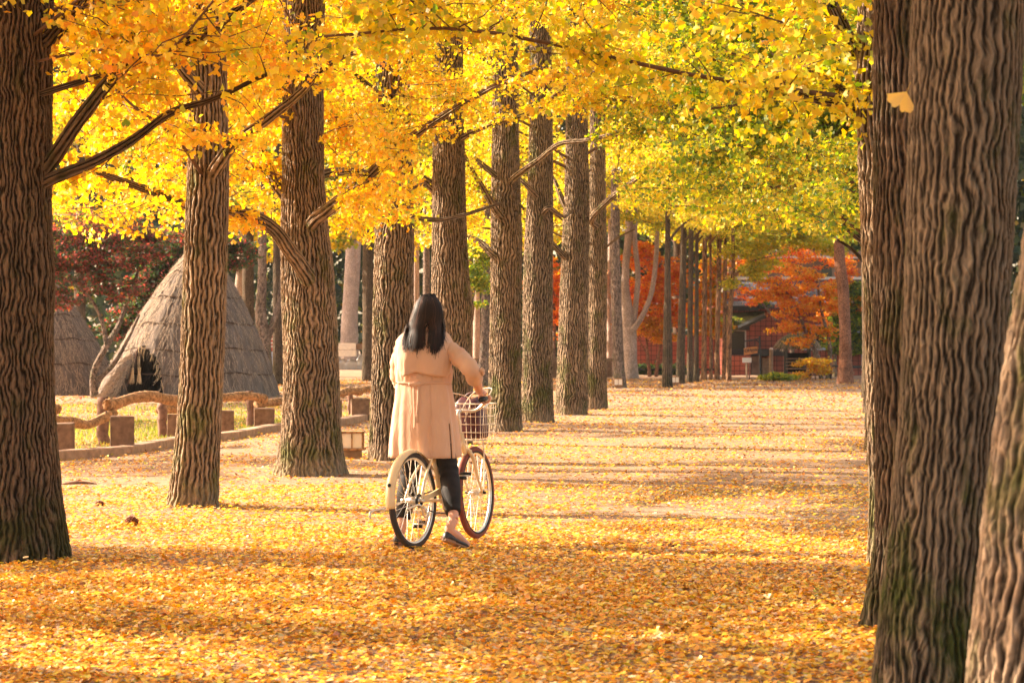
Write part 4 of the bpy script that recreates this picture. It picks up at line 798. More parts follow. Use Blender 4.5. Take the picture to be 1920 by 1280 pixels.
# thatched little shelter, bench, posts and signs in front of the house
s_ = thing('thatched_shelter', 'little thatched shelter with slatted sides under the orange maple', 'shelter', W(1498, 640, 88)*np.array([1, 1, 0]))
c = W(1495, 640, 88); mb = MB(); t_ = np.linspace(0, 1, 10); prof = [(.78*(1-u**1.8)+.02, .95-0+(.62*u**.8)) for u in t_]; mb.lathe([(.5, .92)]+prof, (c[0], c[1], .12), 40)
Vv = np.vstack(mb.V); mesh_np('thatched_roof', Vv, mb.F, M['mossroof'], s_, True)
mb = MB()
for k in range(700):
    a = rng.uniform(0, 6.28); u = rng.random(); r1 = .80*(1-u**1.8)+.02; z1 = 1.08+.62*u**.8; r2 = r1+.1; mb.tube([(c[0]+r1*math.cos(a), c[1]+r1*math.sin(a), z1), (c[0]+r2*math.cos(a), c[1]+r2*math.sin(a), z1-.16)], .006, 3)
mb.build('straw_fringe', M['straw'], s_)
for dx in (-.42, .42):
    for dy in (-.3, .3): MB().tube([(c[0]+dx, c[1]+dy, 0), (c[0]+dx, c[1]+dy, 1.05)], .04, 8).build('post', M['iron'], s_)
for zz in (.3, .42, .54, .66): MB().box((c[0]-.46, c[1]-.35, zz), (c[0]+.46, c[1]-.32, zz+.05)).build('slat', M['wood'], s_)
MB().box((c[0]-.38, c[1]-.28, .2), (c[0]+.38, c[1]+.28, .9)).build('inner_box', M['dark'], s_)
b_ = thing('bench', 'dark wooden bench table between the maple and the pine trunk', 'bench', W(1560, 640, 84)*np.array([1, 1, 0]))
c = W(1558, 640, 84.5); MB().box((c[0]-.95, c[1]-.3, .42), (c[0]+.75, c[1]+.3, .48)).build('top', M['fascia'], b_)
MB().box((c[0]-.95, c[1]-.6, .2), (c[0]+.75, c[1]-.38, .25)).build('seat', M['wood_pale'], b_)
for dx in (-.8, -.1, .6): MB().box((c[0]+dx-.05, c[1]-.55, 0), (c[0]+dx+.05, c[1]+.2, .418)).build('leg', M['fascia'], b_)
b2 = thing('bench', 'dark bench right of the pine trunk under the window', 'bench', W(1615, 640, 86)*np.array([1, 1, 0])); c = W(1618, 640, 86)
MB().box((c[0]-.6, c[1]-.25, .36), (c[0]+.6, c[1]+.25, .44)).build('seat', M['fascia'], b2)
for dx in (-.5, .45): MB().box((c[0]+dx-.05, c[1]-.2, 0), (c[0]+dx+.05, c[1]+.2, .358)).build('leg', M['fascia'], b2)
rl = thing('rail', 'low dark rail along the foot of the house wall', 'rail', W(1300, 640, 90)*np.array([1, 1, 0]))
MB().box((W(1184, 0, 91)[0], 90.9, .22), (W(1350, 0, 91)[0], 91, .30)).build('bar', M['fascia'], rl)
for px in (1190, 1230, 1275, 1310, 1345): MB().box((W(px, 0, 91)[0]-.04, 90.92, 0), (W(px, 0, 91)[0]+.04, 90.99, .218)).build('post', M['fascia'], rl)
ps = thing('wooden_post', 'pale upright post right of the hanging sign', 'post', W(1446, 640, 86)*np.array([1, 1, 0])); MB().tube([W(1446, 709, 86), W(1446, 655, 86)], .07, 8).build('shaft', M['wood_pale'], ps); MB().ell(W(1446, 654, 86), (.07, .07, .05), 8, 5).build('cap', M['paint_white'], ps)
def text(body, loc, size, mat, parent, rz=0, name='lettering', tilt=0, ext=.002, italic=0):
    cu = bpy.data.curves.new(name, 'FONT'); cu.body = body; cu.size = size; cu.extrude = ext; cu.shear = italic; cu.align_x = 'CENTER'; cu.align_y = 'CENTER'; cu.offset = size*.02; cu.materials.append(mat)
    tmp = bpy.data.objects.new('tmp', cu); COL.objects.link(tmp); bpy.context.view_layer.update(); me = bpy.data.meshes.new_from_object(tmp.evaluated_get(bpy.context.evaluated_depsgraph_get())); bpy.data.objects.remove(tmp); me.name = name
    o = bpy.data.objects.new(name, me); COL.objects.link(o); root = parent
    o.location = Vector(loc)-Vector(ORG[parent.name]); o.rotation_euler = (R(90), tilt, rz); o.parent = parent; ORG[o.name] = ORG[parent.name]; return o
M['signwood'] = simple('orange_sign_board', (.55, .20, .06), .6, .3, var=.15)
sg = thing('hanging_sign', 'orange board with dark lettering hanging from a black iron post', 'sign', W(1426, 640, 83)*np.array([1, 1, 0]))
MB().tube([W(1426, 713, 83), W(1424, 630, 83)], .03, 8).build('pole', M['iron'], sg)
mb = MB(); mb.tube([W(1424, 634.5, 83), W(1396, 639.5, 83)], .022, 6); mb.tube([W(1424, 642, 83), W(1417, 636, 83)], .02, 6); mb.build('arm', M['iron'], sg)
th_ = .12; cc = W(1407.5, 657, 83); mb = MB(); u = np.array([math.cos(th_), 0, math.sin(th_)]); v = np.array([0, 0, 1.]); hw_, hh_ = .235, .13
fr = [cc-u*hw_*.95-v*hh_*1.05, cc+u*hw_-v*hh_*.85, cc+u*hw_+v*hh_*.95, cc-u*hw_+v*hh_*.85]; fr = np.array(fr); mb.add(np.vstack([fr, fr+[0, .035, 0]]), [(0, 1, 2, 3), (7, 6, 5, 4), (0, 4, 5, 1), (1, 5, 6, 2), (2, 6, 7, 3), (3, 7, 4, 0)]); bd = mb.build('board', M['signwood'], sg)
text('OHyya', cc+[0, -.008, .01], .15, M['iron'], bd, tilt=-th_)
for xx in (1401, 1415): MB().tube([W(xx, 649, 83.02), W(xx, 638, 83.02)], .008, 5).build('chain', M['iron'], sg)
sp = thing('sign_post', 'small white notice on a thin wooden stake under the hanging sign', 'sign', W(1400, 640, 82.4)*np.array([1, 1, 0]))
MB().tube([W(1400, 711.5, 82.4), W(1400, 675, 82.4)], .035, 7).build('stake', M['wood_pale'], sp); MB().tube([W(1405, 711.5, 82.6), W(1405, 675, 82.6)], .025, 7).build('stake', M['logdark'], sp)
wbox(MB(), 1392, 1409, 670.5, 679.5, 82.3, .04).build('notice', M['paint_white'], sp)

# ------------------------------------------------------------------ wall, box, rocks, lamps
wl = thing('plank_wall', 'low grey plank wall running behind the thick trunks', 'wall', W(1000, 640, 88)*np.array([1, 1, 0]))
x = W(868, 0, 88)[0]; x1 = W(1150, 0, 88)[0]; k = 0
while x < x1-.1: 
    w_ = rng.uniform(.28, .36); MB().box((x, 88+rng.uniform(0, .01), .0), (min(x+w_, x1)-.012, 88.10, .58)).build('plank', M['wood'], wl); x += w_
MB().box((W(866, 0, 88)[0], 87.94, .582), (W(1152, 0, 88)[0], 88.2, .70)).build('cap_rail', M['wood_pale'], wl)
bx_ = thing('planter_box', 'whitish wooden box standing on pale wrapped rocks', 'box', W(660, 640, 112)*np.array([1, 1, 0])); 
mb = wbox(MB(), 634, 667, 643, 655, 111.2, .9); mb.build('upper_board', M['paint_white'], bx_); wbox(MB(), 634, 667, 656, 668, 111.22, .9).build('lower_board', M['paint_white'], bx_); wbox(MB(), 667.5, 686, 644, 655, 111.3, .9).build('side_board', M['wood'], bx_)
for i, (px, py, rx, rz) in enumerate(((640, 682, .5, .32), (662, 681, .5, .34), (680, 680, .42, .45), (632, 668, .2, .5))):
    c = W(px, py, 112); n_ = 16; mb = MB(); mb.ell((c[0], c[1], rz*.55), (rx, .4, rz), 24, 14); V = mb.V[0]; V += (.05*np.sin(V*7+i)+.03*np.sin(V[:, [1, 2, 0]]*15)); V[:, 2] = np.maximum(V[:, 2], 0)
    tag(mb.build('wrapped_rock', M['cloth_white'], None, True), ['grey sheeted rock at the left foot of the white box', 'creased pale rock under the middle of the white box', 'pale rock bulging at the right of the white box', 'narrow upright rock left of the white box'][i], 'rock', 'pale rocks under the white box')
def lantern(label, px, Y, s=1.0):
    c = W(px, 640, Y); r = thing('path_lantern', label, 'lantern', (c[0], Y, 0), 'square lanterns along the path')
    x, y = c[0], Y; MB().box((x-.10*s, y-.10*s, 0), (x+.10*s, y+.10*s, .09*s)).build('base', M['wood_pale'], r)
    bevel(MB().box((x-.145*s, y-.145*s, .092*s), (x+.145*s, y+.145*s, .115*s)).build('lower_frame', M['log'], r), .005)
    MB().box((x-.11*s, y-.11*s, .117*s), (x+.11*s, y+.11*s, .278*s)).build('panel', M['glass_lamp'], r)
    for dx, dy in ((-1, -1), (1, -1), (1, 1), (-1, 1), (0, -1.04), (-1.04, 0)): MB().tube([(x+dx*.116*s, y+dy*.116*s, .116*s), (x+dx*.118*s, y+dy*.118*s, .28*s)], .008*s, 5).build('bar', M['log'], r)
    bevel(MB().box((x-.135*s, y-.135*s, .281*s), (x+.135*s, y+.135*s, .305*s)).build('lid', M['log'], r), .006)
lantern('cream square lantern between the buttressed and the mossy ginkgo', 661, 27.2)
lantern('small white lantern at the foot of the speckled slim trunk', 1159, 67, .95); lantern('small white lantern beside the dark leaning ginkgo', 1266, 71.5, .9)
nb = thing('notice_board', 'red notice board with white lines behind the hut', 'sign', W(506, 640, 76)*np.array([1, 1, 0])); M['redpaint'] = simple('red_paint', (.42, .05, .03), .5, .3)
wbox(MB(), 503, 513, 629, 658, 76, .05).build('board', M['redpaint'], nb); wbox(MB(), 499, 512, 659, 700, 76.02, .04).build('lower_board', M['bluepaint'], nb)
for x_ in (500, 512): MB().tube([W(x_, 718, 76.1), W(x_, 628, 76.1)], .03, 6).build('post', M['logdark'], nb)
for k in range(3): wbox(MB(), 505, 511, 634+k*7, 637+k*7, 75.985, .01).build('line', M['paint_white'], nb)

# ------------------------------------------------------------------ log fence, kerb, lawn
fn = thing('log_fence', 'low rustic fence of crooked logs on squared blocks', 'fence', W(300, 640, 31)*np.array([1, 1, 0]))
def rrow(a): return FPX*CAMZ/(a-640)
blocks = [(98, 136, 793, 856), (204, 249, 780, 850), (312, 338, 776, 824), (410, 437, 769, 820), (475, 513, 765, 807), (618, 640, 750, 792), (658, 692, 747, 788)]
for a, b, t_, bt in blocks:
    Yb = rrow(bt); s_ = FPX/Yb; h = (bt-t_)/s_; x0, x1 = (a-960)/s_, (b-960)/s_
    bevel(MB().box((x0, Yb, -.03), (x1, Yb+.2, h), rot=.12, jit=.008).build('block', M['wood'], fn), .012)
for a, b, t_, bt in [(182, 204, 745, 836), (296, 314, 756, 822), (462, 476, 732, 803), (652, 662, 724, 778), (84, 98, 760, 850)]:
    Yb = rrow(bt)+.1; s_ = FPX/Yb; x = ((a+b)/2-960)/s_; r_ = (b-a)/2/s_; h = (640-t_)/s_+CAMZ
    mb = MB(); P = np.array([(x+rng.normal(0, .008), Yb+rng.normal(0, .008), z) for z in np.linspace(-.02, h, 9)]); mb.tube(P, r_*rng.uniform(.93, 1.07, 9), 14); mb.build('post', M['logdark'], fn, True)
rails = [([(60, 780), (90, 783), (112, 788), (135, 790), (160, 796), (185, 788), (214, 773)], 27.9, .068), ([(40, 765), (75, 762), (108, 768)], 28.6, .075), ([(200, 759), (222, 755), (250, 746), (285, 743), (310, 748), (334, 752)], 29.6, .082),
         ([(300, 768), (320, 766), (345, 770)], 33.4, .075), ([(395, 746), (430, 744), (465, 742), (498, 748)], 34.6, .075), ([(480, 758), (505, 755), (530, 752), (560, 750)], 36, .07), ([(600, 744), (632, 739), (655, 733), (676, 734)], 39.8, .08), ([(660, 733), (690, 729), (720, 727)], 41.5, .07)]
for pts, Yr, r_ in rails:
    n_ = 26; P = catmull([W(a, b, Yr+.3*i) for i, (a, b) in enumerate(pts)], n_); r_ *= .8; P = catmull(P, 90); P += rng.normal(0, .0015, P.shape); mb = MB(); mb.tube(P, r_*(1+.06*np.sin(np.arange(90)*.17)+rng.normal(0, .02, 90)), 22); mb.V[0] += rng.normal(0, .0035, mb.V[0].shape)
    ra = mb.build('rail', M['log'], fn, True)
    for e in (P[7], P[-8]):
        a = np.linspace(0, 2*np.pi, 16, endpoint=False)
        MB().tube(np.stack([np.full(16, e[0]), e[1]+1.1*r_*np.cos(a), e[2]+1.1*r_*np.sin(a)], 1), .009, 5, True).build('tie', M['rope'], ra)
kb = [(100, 862), (236, 852), (330, 834), (440, 822), (512, 808), (640, 796), (700, 784)]
for i, ((a, ya), (b, yb_)) in enumerate(zip(kb[:-1], kb[1:])):
    Y0, Y1 = rrow(ya), rrow(yb_); x0, x1 = (a-960)*Y0/FPX, (b-960)*Y1/FPX; d = np.array([x1-x0, Y1-Y0]); L = np.linalg.norm(d); an = math.atan2(d[1], d[0]); c = np.array([(x0+x1)/2, (Y0+Y1)/2])
    bevel(kind(MB().box((c[0]-L/2+.01, c[1]-.08, -.05), (c[0]+L/2-.01, c[1]+.12, .10), rot=an, c=c).build('kerb', M['kerb'])), .015)
m = 46000; u = rng.random(m); yy = rng.uniform(27.8, 50, m); line = np.interp(yy, [27.4, 28.6, 31.5, 33.5, 36, 39, 42], [-5.15, -4.4, -4.4, -3.85, -3.5, -2.6, -2.3]); xx = line-.15-u*(8); k = xx > -.2118*yy-1.2; xx, yy = xx[k], yy[k]; m = len(xx)
f_ = .5+.5*np.sin(xx*1.7+yy)*np.sin(yy*.8); k = rng.random(m) < np.where(yy < 40, .5+.6*f_, .1+.3*f_); xx, yy = xx[k], yy[k]; m = len(xx)
B0 = np.stack([xx, yy, np.zeros(m)], 1); tip = B0+np.stack([rng.normal(0, .02, m), rng.normal(0, .02, m), rng.uniform(.03, .085, m)], 1); wv_ = np.stack([rng.normal(0, 1, m), rng.normal(0, 1, m), np.zeros(m)], 1)*.006
PAL['grass'] = [(.22, .26, .03), (.32, .33, .04), (.42, .38, .06), (.16, .2, .02), (.45, .42, .10)]
V = np.stack([B0-wv_, B0+wv_, tip+wv_*.2, tip-wv_*.2], 1).reshape(-1, 3); C = np.hstack([palette([('grass', 1)], m), np.ones((m, 1))])
o = mesh_np('grass', V, np.arange(4*m).reshape(-1, 4), M['leaf'], None, False, [('leafcol', 'FLOAT_COLOR', 'FACE', C)]); kind(o, 'stuff'); o['label'] = 'thin yellowish lawn behind the log fence'; o['category'] = 'grass'

# pine cones and a bark chip on the path
for px, py, lab in ((187, 952, 'small brown pine cone nearer the left trunk'), (247, 986, 'larger brown pine cone lying among the fallen leaves')):
    Yc = rrow(py); c = W(px, py, Yc); mb = MB(); s_ = .030 if px < 200 else .040
    for k in range(60):
        a = k*2.4; u = k/60; r_ = s_*.8*math.sin(math.pi*min(.98, .12+u*.85)); q = np.array([c[0]+(u-.5)*s_*2.2, c[1]+r_*math.cos(a), s_*.8+r_*math.sin(a)]); d = unit(np.array([.5, math.cos(a), math.sin(a)]))*.014
        mb.tube([q-d*.7, q, q+d], [.006, .009, .003], 5)
    mb.ell((c[0], c[1], s_*.8), (s_*1.05, s_*.55, s_*.55), 10, 8); tag(mb.build('pine_cone', simple('cone_brown', (.20, .07, .04), .7, .2), None), lab, 'pine cone', 'pine cones on the path')
c = W(148, 912, rrow(912)); mb = MB(); a = np.linspace(-.16, .16, 12); mb.tube(np.stack([c[0]+a, np.full(12, c[1])+.02*np.sin(a*14), .022+.015*np.cos(a*9)], 1), .03-.8*a**2, 8, flat=.5); tag(mb.build('bark_chip', M['logdark'], None, True), 'dark curled bark piece lying behind the left trunk', 'bark')

# a single leaf caught on the big trunk
c = W(1700, 172, 8.38); n0 = np.array([[-.2, -1, .1]]); a_ = np.linspace(-1.0, 1.0, 15); rim = [c+.072*(1-.20*math.exp(-(q/.12)**2)-.05*math.cos(q*14))*np.array([math.sin(q*.95-.5), -.25*math.cos(q*5)*.3, -math.cos(q*.95-.5)])+[0, -.006, 0] for q in a_]; V = np.array([c]+rim); F = np.array([(0, i, i+1, i+1) for i in range(1, 15)]); F = [(0, i, i+1) for i in range(1, 15)]; st_ = np.array([c, c+[.0015, 0, 0], c+[.016, .01, .034], c+[.0145, .01, .034]]); C = np.array([[.95, .66, .18, 1]]*15)
o = mesh_np('ginkgo_leaf', np.vstack([V, st_]), F+[(16, 17, 18, 19)], M['leaf'], None, False, [('leafcol', 'FLOAT_COLOR', 'FACE', C)]); tag(o, 'single yellow leaf caught on the bark of the huge right trunk', 'leaf')

# ------------------------------------------------------------------ the bicycle
M['cream'] = simple('cream_paint', (.78, .58, .34), .28, .5, var=.05)
M['rubber'] = simple('grey_rubber', (.055, .045, .04), .8, .2); M['redtyre'] = simple('brown_red_tyre', (.20, .06, .045), .75, .2)
M['chrome'] = simple('bright_metal', (.72, .66, .58), .3, .6, metal=.7, var=.08); M['blackp'] = simple('black_plastic', (.015, .014, .013), .5, .4)
M['basket'] = simple('cream_wire', (.74, .60, .45), .4, .4); M['bag'] = simple('burgundy_leather', (.075, .016, .022), .45, .4, var=.25, vs=10)
RC = np.array([-.612, 15.22]); FW = np.array([.375, .80]); FW = FW/np.linalg.norm(FW); RT = np.array([FW[1], -FW[0]]); LEAN = 0.045
def bl(u, w_, z):
    """bicycle frame: forward u, right w, up z"""
    w_ = w_-z*LEAN; q = RC+FW*u+RT*w_; return np.array([q[0], q[1], z+.004])
def bls(L): return np.array([bl(*q) for q in L])
bk = thing('bicycle', 'cream city bicycle with a wire basket, held by the woman', 'bicycle', (RC[0], RC[1], 0))
RW, WB = .306, .90
def wheel(u0, steer, tyre_m, lab, sidewall=None):
    cs, sn = math.cos(steer), math.sin(steer)
    def P(a, r, w=0):                       # a from forward, counter-clockwise (up)
        du = r*math.cos(a); return bl(u0+du*cs-w*sn, du*sn+w*cs, RW+r*math.sin(a))
    A = np.linspace(0, 2*np.pi, 72, endpoint=False)
    r = MB(); r.tube(np.array([P(a, .268) for a in A]), .0125, 8, True); wh = r.build('wheel', M['chrome'], bk, True, lab)
    t = MB(); t.tube(np.array([P(a, RW-.021) for a in A]), .0205, 12, True); t.build('tyre', tyre_m, wh, True)
    if sidewall:
        for sgn in (-1, 1): t = MB(); t.tube(np.array([P(a, RW-.036, sgn*.0135) for a in A]), .0075, 6, True); t.build('sidewall', sidewall, wh, True)
    for k in range(32):
        a = 2*math.pi*k/32; off = .38*(1 if k % 4 < 2 else -1); sgn = 1 if k % 2 else -1
        MB().tube([P(a+off, .022, sgn*.03), P(a, .262, 0)], .0021, 4).build('spoke', M['chrome'], wh)
    h = MB(); h.tube([P(0, 0, -.05), P(0, 0, -.035), P(0, 0, -.034), P(0, 0, .034), P(0, 0, .035), P(0, 0, .05)], [.012, .012, .024, .024, .012, .012], 14); h.build('hub', M['chrome'], wh, True)
    return P
Pr = wheel(0, 0, M['rubber'], None); Pf = wheel(WB, -.07, M['redtyre'], None, M['rubber'])
def fender(P, a0, a1, r, name, wd=.03):
    A = np.linspace(a0, a1, 44); V = []; ns = 9
    for lay in (0, .003):
        for a in A:
            for k in range(ns):
                q = -1+2*k/(ns-1); V.append(P(a, r-lay-.018*q*q, wd*q))
    m = len(A)*ns; F = []
    for i in range(len(A)-1):
        for k in range(ns-1):
            j = i*ns+k; F += [(j, j+1, j+ns+1, j+ns), (m+j, m+j+ns, m+j+ns+1, m+j+1)]
    for i in range(len(A)-1): 
        for k in (0, ns-1): j = i*ns+k; F.append((j, j+ns, j+ns+m, j+m))
    for k in range(ns-1):
        for i in (0, len(A)-1): j = i*ns+k; F.append((j, j+1, j+1+m, j+m))
    return mesh_np(name, np.array(V), F, M['cream'], bk, True)
fd = fender(Pr, R(35), R(186), RW+.016, 'rear_fender', .034)
MB().ell(Pr(R(160), RW+.022), (.012, .012, .012), 8, 6).build('rivet', M['blackp'], fd)
def tb(name, pts, r, mat='cream', n=24, parent=None, **kw):
    P = bls(pts); P = catmull(P, n) if len(P) > 2 else P; return MB().tube(P, r if np.isscalar(r) else np.interp(np.linspace(0, 1, len(P)), np.linspace(0, 1, len(r)), r), 12, **kw).build(name, M[mat], parent or bk, True)
BB = (.40, 0, .285); ST = (.30, 0, .62); HT = (WB-.19, 0, .70); HB = (WB-.14, 0, .545)
tb('seat_tube', [BB, ST], .0165); tb('seat_post', [ST, (.315, 0, .70)], .013, 'chrome')
tb('down_tube', [(WB-.15, 0, .565), (WB-.27, 0, .42), (.52, 0, .30), BB], .02); tb('upper_tube', [(WB-.175, 0, .66), (WB-.33, 0, .50), (.42, 0, .43), (.348, 0, .46)], .015)
tb('head_tube', [(HB[0], 0, HB[2]), (HT[0], 0, HT[2])], .0225)
for s in (-1, 1):
    tb('seat_stay', [(0, s*.058, RW), (.10, s*.045, .45), (.29, s*.02, .60)], .0085); tb('chain_stay', [(0, s*.058, RW), (.2, s*.045, .295), (.385, s*.03, .285)], .010)
    c_, s2 = math.cos(-.07), math.sin(-.07)
    tb('fork_blade', [(WB-.128, s*.02, .585), (WB-.115, s*.047, .545), (WB-.07, s*.05, .43), (WB-.005, s*.052, RW)], [.016, .013, .011, .008])
    tb('axle_nut', [(0, s*.055, RW), (0, s*.082, RW)], .011, 'chrome'); tb('front_axle_nut', [(WB, s*.05, RW), (WB, s*.075, RW)], .010, 'blackp')
tb('fork_crown', [(WB-.128, -.04, .578), (WB-.128, 0, .592), (WB-.128, .04, .578)], .016)
# drive train
tb('crank_axle', [(.40, -.06, .285), (.40, .075, .285)], .014, 'chrome')
A = np.linspace(0, 2*np.pi, 40, endpoint=False)
MB().tube(np.array([bl(.40+.085*math.cos(a), .05, .285+.085*math.sin(a)) for a in A]), .006, 6, True).build('chainring', M['chrome'], bk, True)
MB().tube(np.array([bl(.0+.035*math.cos(a), .045, RW+.035*math.sin(a)) for a in A]), .010, 6, True).build('sprocket', M['blackp'], bk, True)
tb('chain', [(0, .046, RW+.036), (.4, .05, .285+.086)], .004, 'blackp'); tb('chain', [(0, .046, RW-.036), (.2, .048, RW-.085), (.4, .05, .285-.086)], .004, 'blackp')
cg = MB(); V = []
for (u, z) in ((.02, .33), (.40, .40), (.49, .35), (.49, .31), (.40, .352), (.02, .305)): V += [bl(u, .060, z), bl(u, .072, z)]
idx = list(range(6)); cg.add(np.array(V), [tuple(2*i for i in idx), tuple(2*i+1 for i in idx[::-1])]+[(2*i, 2*i+1, 2*((i+1) % 6)+1, 2*((i+1) % 6)) for i in idx]); cg.build('chain_guard', M['cream'], bk)
for s, zz, uu in ((1, .44, .47), (-1, .13, .33)):
    tb('crank_arm', [(.40, s*.075, .285), (uu, s*.082, zz)], .009, 'chrome')
    pd = tb('pedal', [(uu, s*.085, zz), (uu, s*.17, zz)], .006, 'chrome')
    for du in (-.035, .035):
        tb('pedal_block', [(uu+du, s*.095, zz+(.012 if du > 0 else -.012)), (uu+du, s*.165, zz+(.012 if du > 0 else -.012))], .011, 'blackp', parent=pd)
# raised stand behind the rear wheel, saddle, handlebar
tb('stand', [(.0, -.07, RW-.01), (-.05, -.10, RW-.03), (-.16, -.11, .265), (-.30, -.13, .255), (-.33, -.13, .24), (-.33, -.13, .205)], .007, 'chrome')
tb('stand', [(.0, .075, RW-.03), (.02, .09, RW-.09), (-.04, .095, RW-.09), (-.10, .10, RW-.02), (-.2, .06, .265)], .007, 'chrome')
mb = MB(); c = bl(.33, -.02, .73); mb.ell(c, (.075, .10, .03), 20, 10); mb.build('saddle', M['blackp'], bk, True)
GX, GW, GZ = .505, .27, .93
tb('stem', [(HT[0], 0, HT[2]), (HT[0]-.02, 0, .83), (HT[0]+.03, 0, .85)], .0125, 'chrome')
for s in (-1, 1):
    tb('handlebar', [(HT[0]+.03, 0, .85), (HT[0]+.045, s*.10, .855), (HT[0]+.03, s*.2, .93), (HT[0]-.06, s*.25, .945), (GX+.02, s*GW, GZ+.002)], .011, 'chrome', 30)
    tb('grip', [(GX+.08, s*(GW-.012), GZ+.007), (GX-.035, s*(GW+.005), GZ)], .0165, 'blackp')
    tb('brake_lever', [(HT[0]-.04, s*.238, .93), (GX+.10, s*(GW-.012), GZ-.03), (GX+.02, s*(GW+.0), GZ-.05)], .006, 'chrome')
tb('brake_cable', [(GX+.15, .23, .93), (HT[0]+.08, .20, 1.0), (HT[0]+.10, .05, .96), (HT[0]+.02, -.02, .80), (HT[0]+.02, -.03, .66)], .0035, 'basket'); tb('brake_cable', [(GX+.12, -.23, .93), (HT[0]+.02, -.15, .97), (HT[0]+.11, .02, .93), (HT[0]+.03, .02, .78)], .0035, 'basket')
# basket: wires
bs = thing.__call__ if False else None
U0, U1, Wd, Z0, Z1 = WB-.13, WB+.07, .115, .655, .895
bkt = MB()
def ring(z, ex, r): 
    q = [(U0-ex*.5, -Wd-ex, z), (U1+ex, -Wd-ex, z), (U1+ex, Wd+ex, z), (U0-ex*.5, Wd+ex, z)]; P = []
    for i in range(4):
        a, b = np.array(q[i]), np.array(q[(i+1) % 4]); P += [a*(1-t)+b*t for t in np.linspace(.06, .94, 6)]
    return np.array([bl(*p) for p in P]), r
for z, ex, r in [(Z1, .025, .0045)]: P, r = ring(z, ex, r); bkt.tube(P, r, 6, True)
bo = bkt.build('basket', M['basket'], bk, True)
def wires(name, L, r=.0016):
    mb = MB()
    for a, b in L: mb.tube([bl(*a), bl(*b)], r, 4)
    return mb.build(name, M['basket'], bo)
for z in np.linspace(Z0, Z1-.03, 5): P, r = ring(z, .025*(z-Z0)/(Z1-Z0), .0022); MB().tube(P, r, 4, True).build('hoop', M['basket'], bo)
wl_ = []
for w_ in np.linspace(-Wd, Wd, 8):
    for u, e in ((U0, -.5), (U1, 1)): wl_.append(((u, w_, Z0), (u+e*.025, w_*1.15, Z1)))
for u in np.linspace(U0, U1, 8)[1:-1]:
    for s in (-1, 1): wl_.append(((u, s*Wd, Z0), (u, s*(Wd+.025), Z1)))
    wl_.append(((u, -Wd, Z0), (u, Wd, Z0)))
for a, b in wl_: MB().tube([bl(*a), bl(*b)], .0017, 4).build('wire', M['basket'], bo)
tb('basket_stay', [(U1-.05, .06, Z0), (WB+.03, .06, .5), (WB, .06, RW+.01)], .004, 'chrome')
tb('basket_stay', [(U1-.05, -.06, Z0), (WB+.03, -.06, .5), (WB, -.06, RW+.01)], .004, 'chrome')
# bag in the basket
bg_o = thing('handbag', 'dark burgundy leather handbag sitting in the bicycle basket', 'bag', bl(WB, .03, Z0+.01))
V = []; ns = 24; nz = 12
for i in range(nz):
    t_ = i/(nz-1); sc2 = [.9, 1, 1.02, 1.02, 1.01, 1, .98, .96, .93, .88, .7, .45][i]
    for k in range(ns):
        a = 2*math.pi*k/ns; e = lambda v: math.copysign(abs(v)**.35, v); V.append(bl(WB-.03+.078*sc2*e(math.cos(a)), .0+.100*sc2*e(math.sin(a))+.004*math.sin(7*a+t_*9), Z0+.012+.262*t_+.012*math.sin(a*2)*t_))
F = [(i*ns+k, i*ns+(k+1) % ns, (i+1)*ns+(k+1) % ns, (i+1)*ns+k) for i in range(nz-1) for k in range(ns)]+[tuple(range(ns))[::-1], tuple((nz-1)*ns+k for k in range(ns))]
mesh_np('body', np.array(V), F, M['bag'], bg_o, True)
a = np.linspace(0, math.pi, 16); MB().tube(np.array([bl(WB-.03, .03+.07*math.cos(q), Z0+.262+.05*math.sin(q)) for q in a]), .007, 8).build('strap', M['bag'], bg_o, True)

# ------------------------------------------------------------------ the woman
def skin_mat():
    t = NT('skin'); g = t.obj(); c = t.ramp(t.noise(g, 14).outputs[0], [(.3, (.62, .29, .19)), (.7, (.72, .37, .25))]); b = t.pbr(c, .5, .4); b.inputs['Subsurface Weight'].default_value = .12; b.inputs['Subsurface Radius'].default_value = (.5, .2, .1); b.inputs['Subsurface Scale'].default_value = .02; return t.m
M['skin'] = skin_mat()
def coat_mat():
    t = NT('beige_coat_cloth'); g = t.obj(); n = t.noise(g, 3.5, 3).outputs[0]; c = t.ramp(n, [(.3, (.58, .345, .225)), (.7, (.66, .41, .28))])
    wv_ = t.noise(t.scale(g, (1, 1, .35)), 16, 3, .5, .6).outputs[0]; fine = t.noise(g, 260, 2).outputs[0]; h = t.math('ADD', wv_, t.math('MULTIPLY', fine, .06)); t.pbr(c, .75, .25, 0, h, .55, .02, sheen=.2); return t.m
M['coat'] = coat_mat()
M['leggings'] = simple('black_leggings', (.022, .017, .015), .75, .2, var=.3, vs=20, bstr=.5, bs=60); M['shoe'] = simple('dark_grey_shoe', (.035, .03, .03), .45, .4, var=.2); M['sole'] = simple('brown_sole', (.30, .16, .09), .6, .3)
def hair_mat():
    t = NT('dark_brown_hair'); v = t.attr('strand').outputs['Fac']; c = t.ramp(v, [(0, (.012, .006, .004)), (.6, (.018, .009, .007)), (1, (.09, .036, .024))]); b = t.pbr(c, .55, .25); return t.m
M['hair'] = hair_mat()
WY = 15.6; wo = thing('person', 'long haired woman in a beige trench coat standing over a bicycle, seen from behind', 'person', W(800, 640, WY)*np.array([1, 1, 0]))
def p3(px, py, Y=WY): return W(px, py, Y)
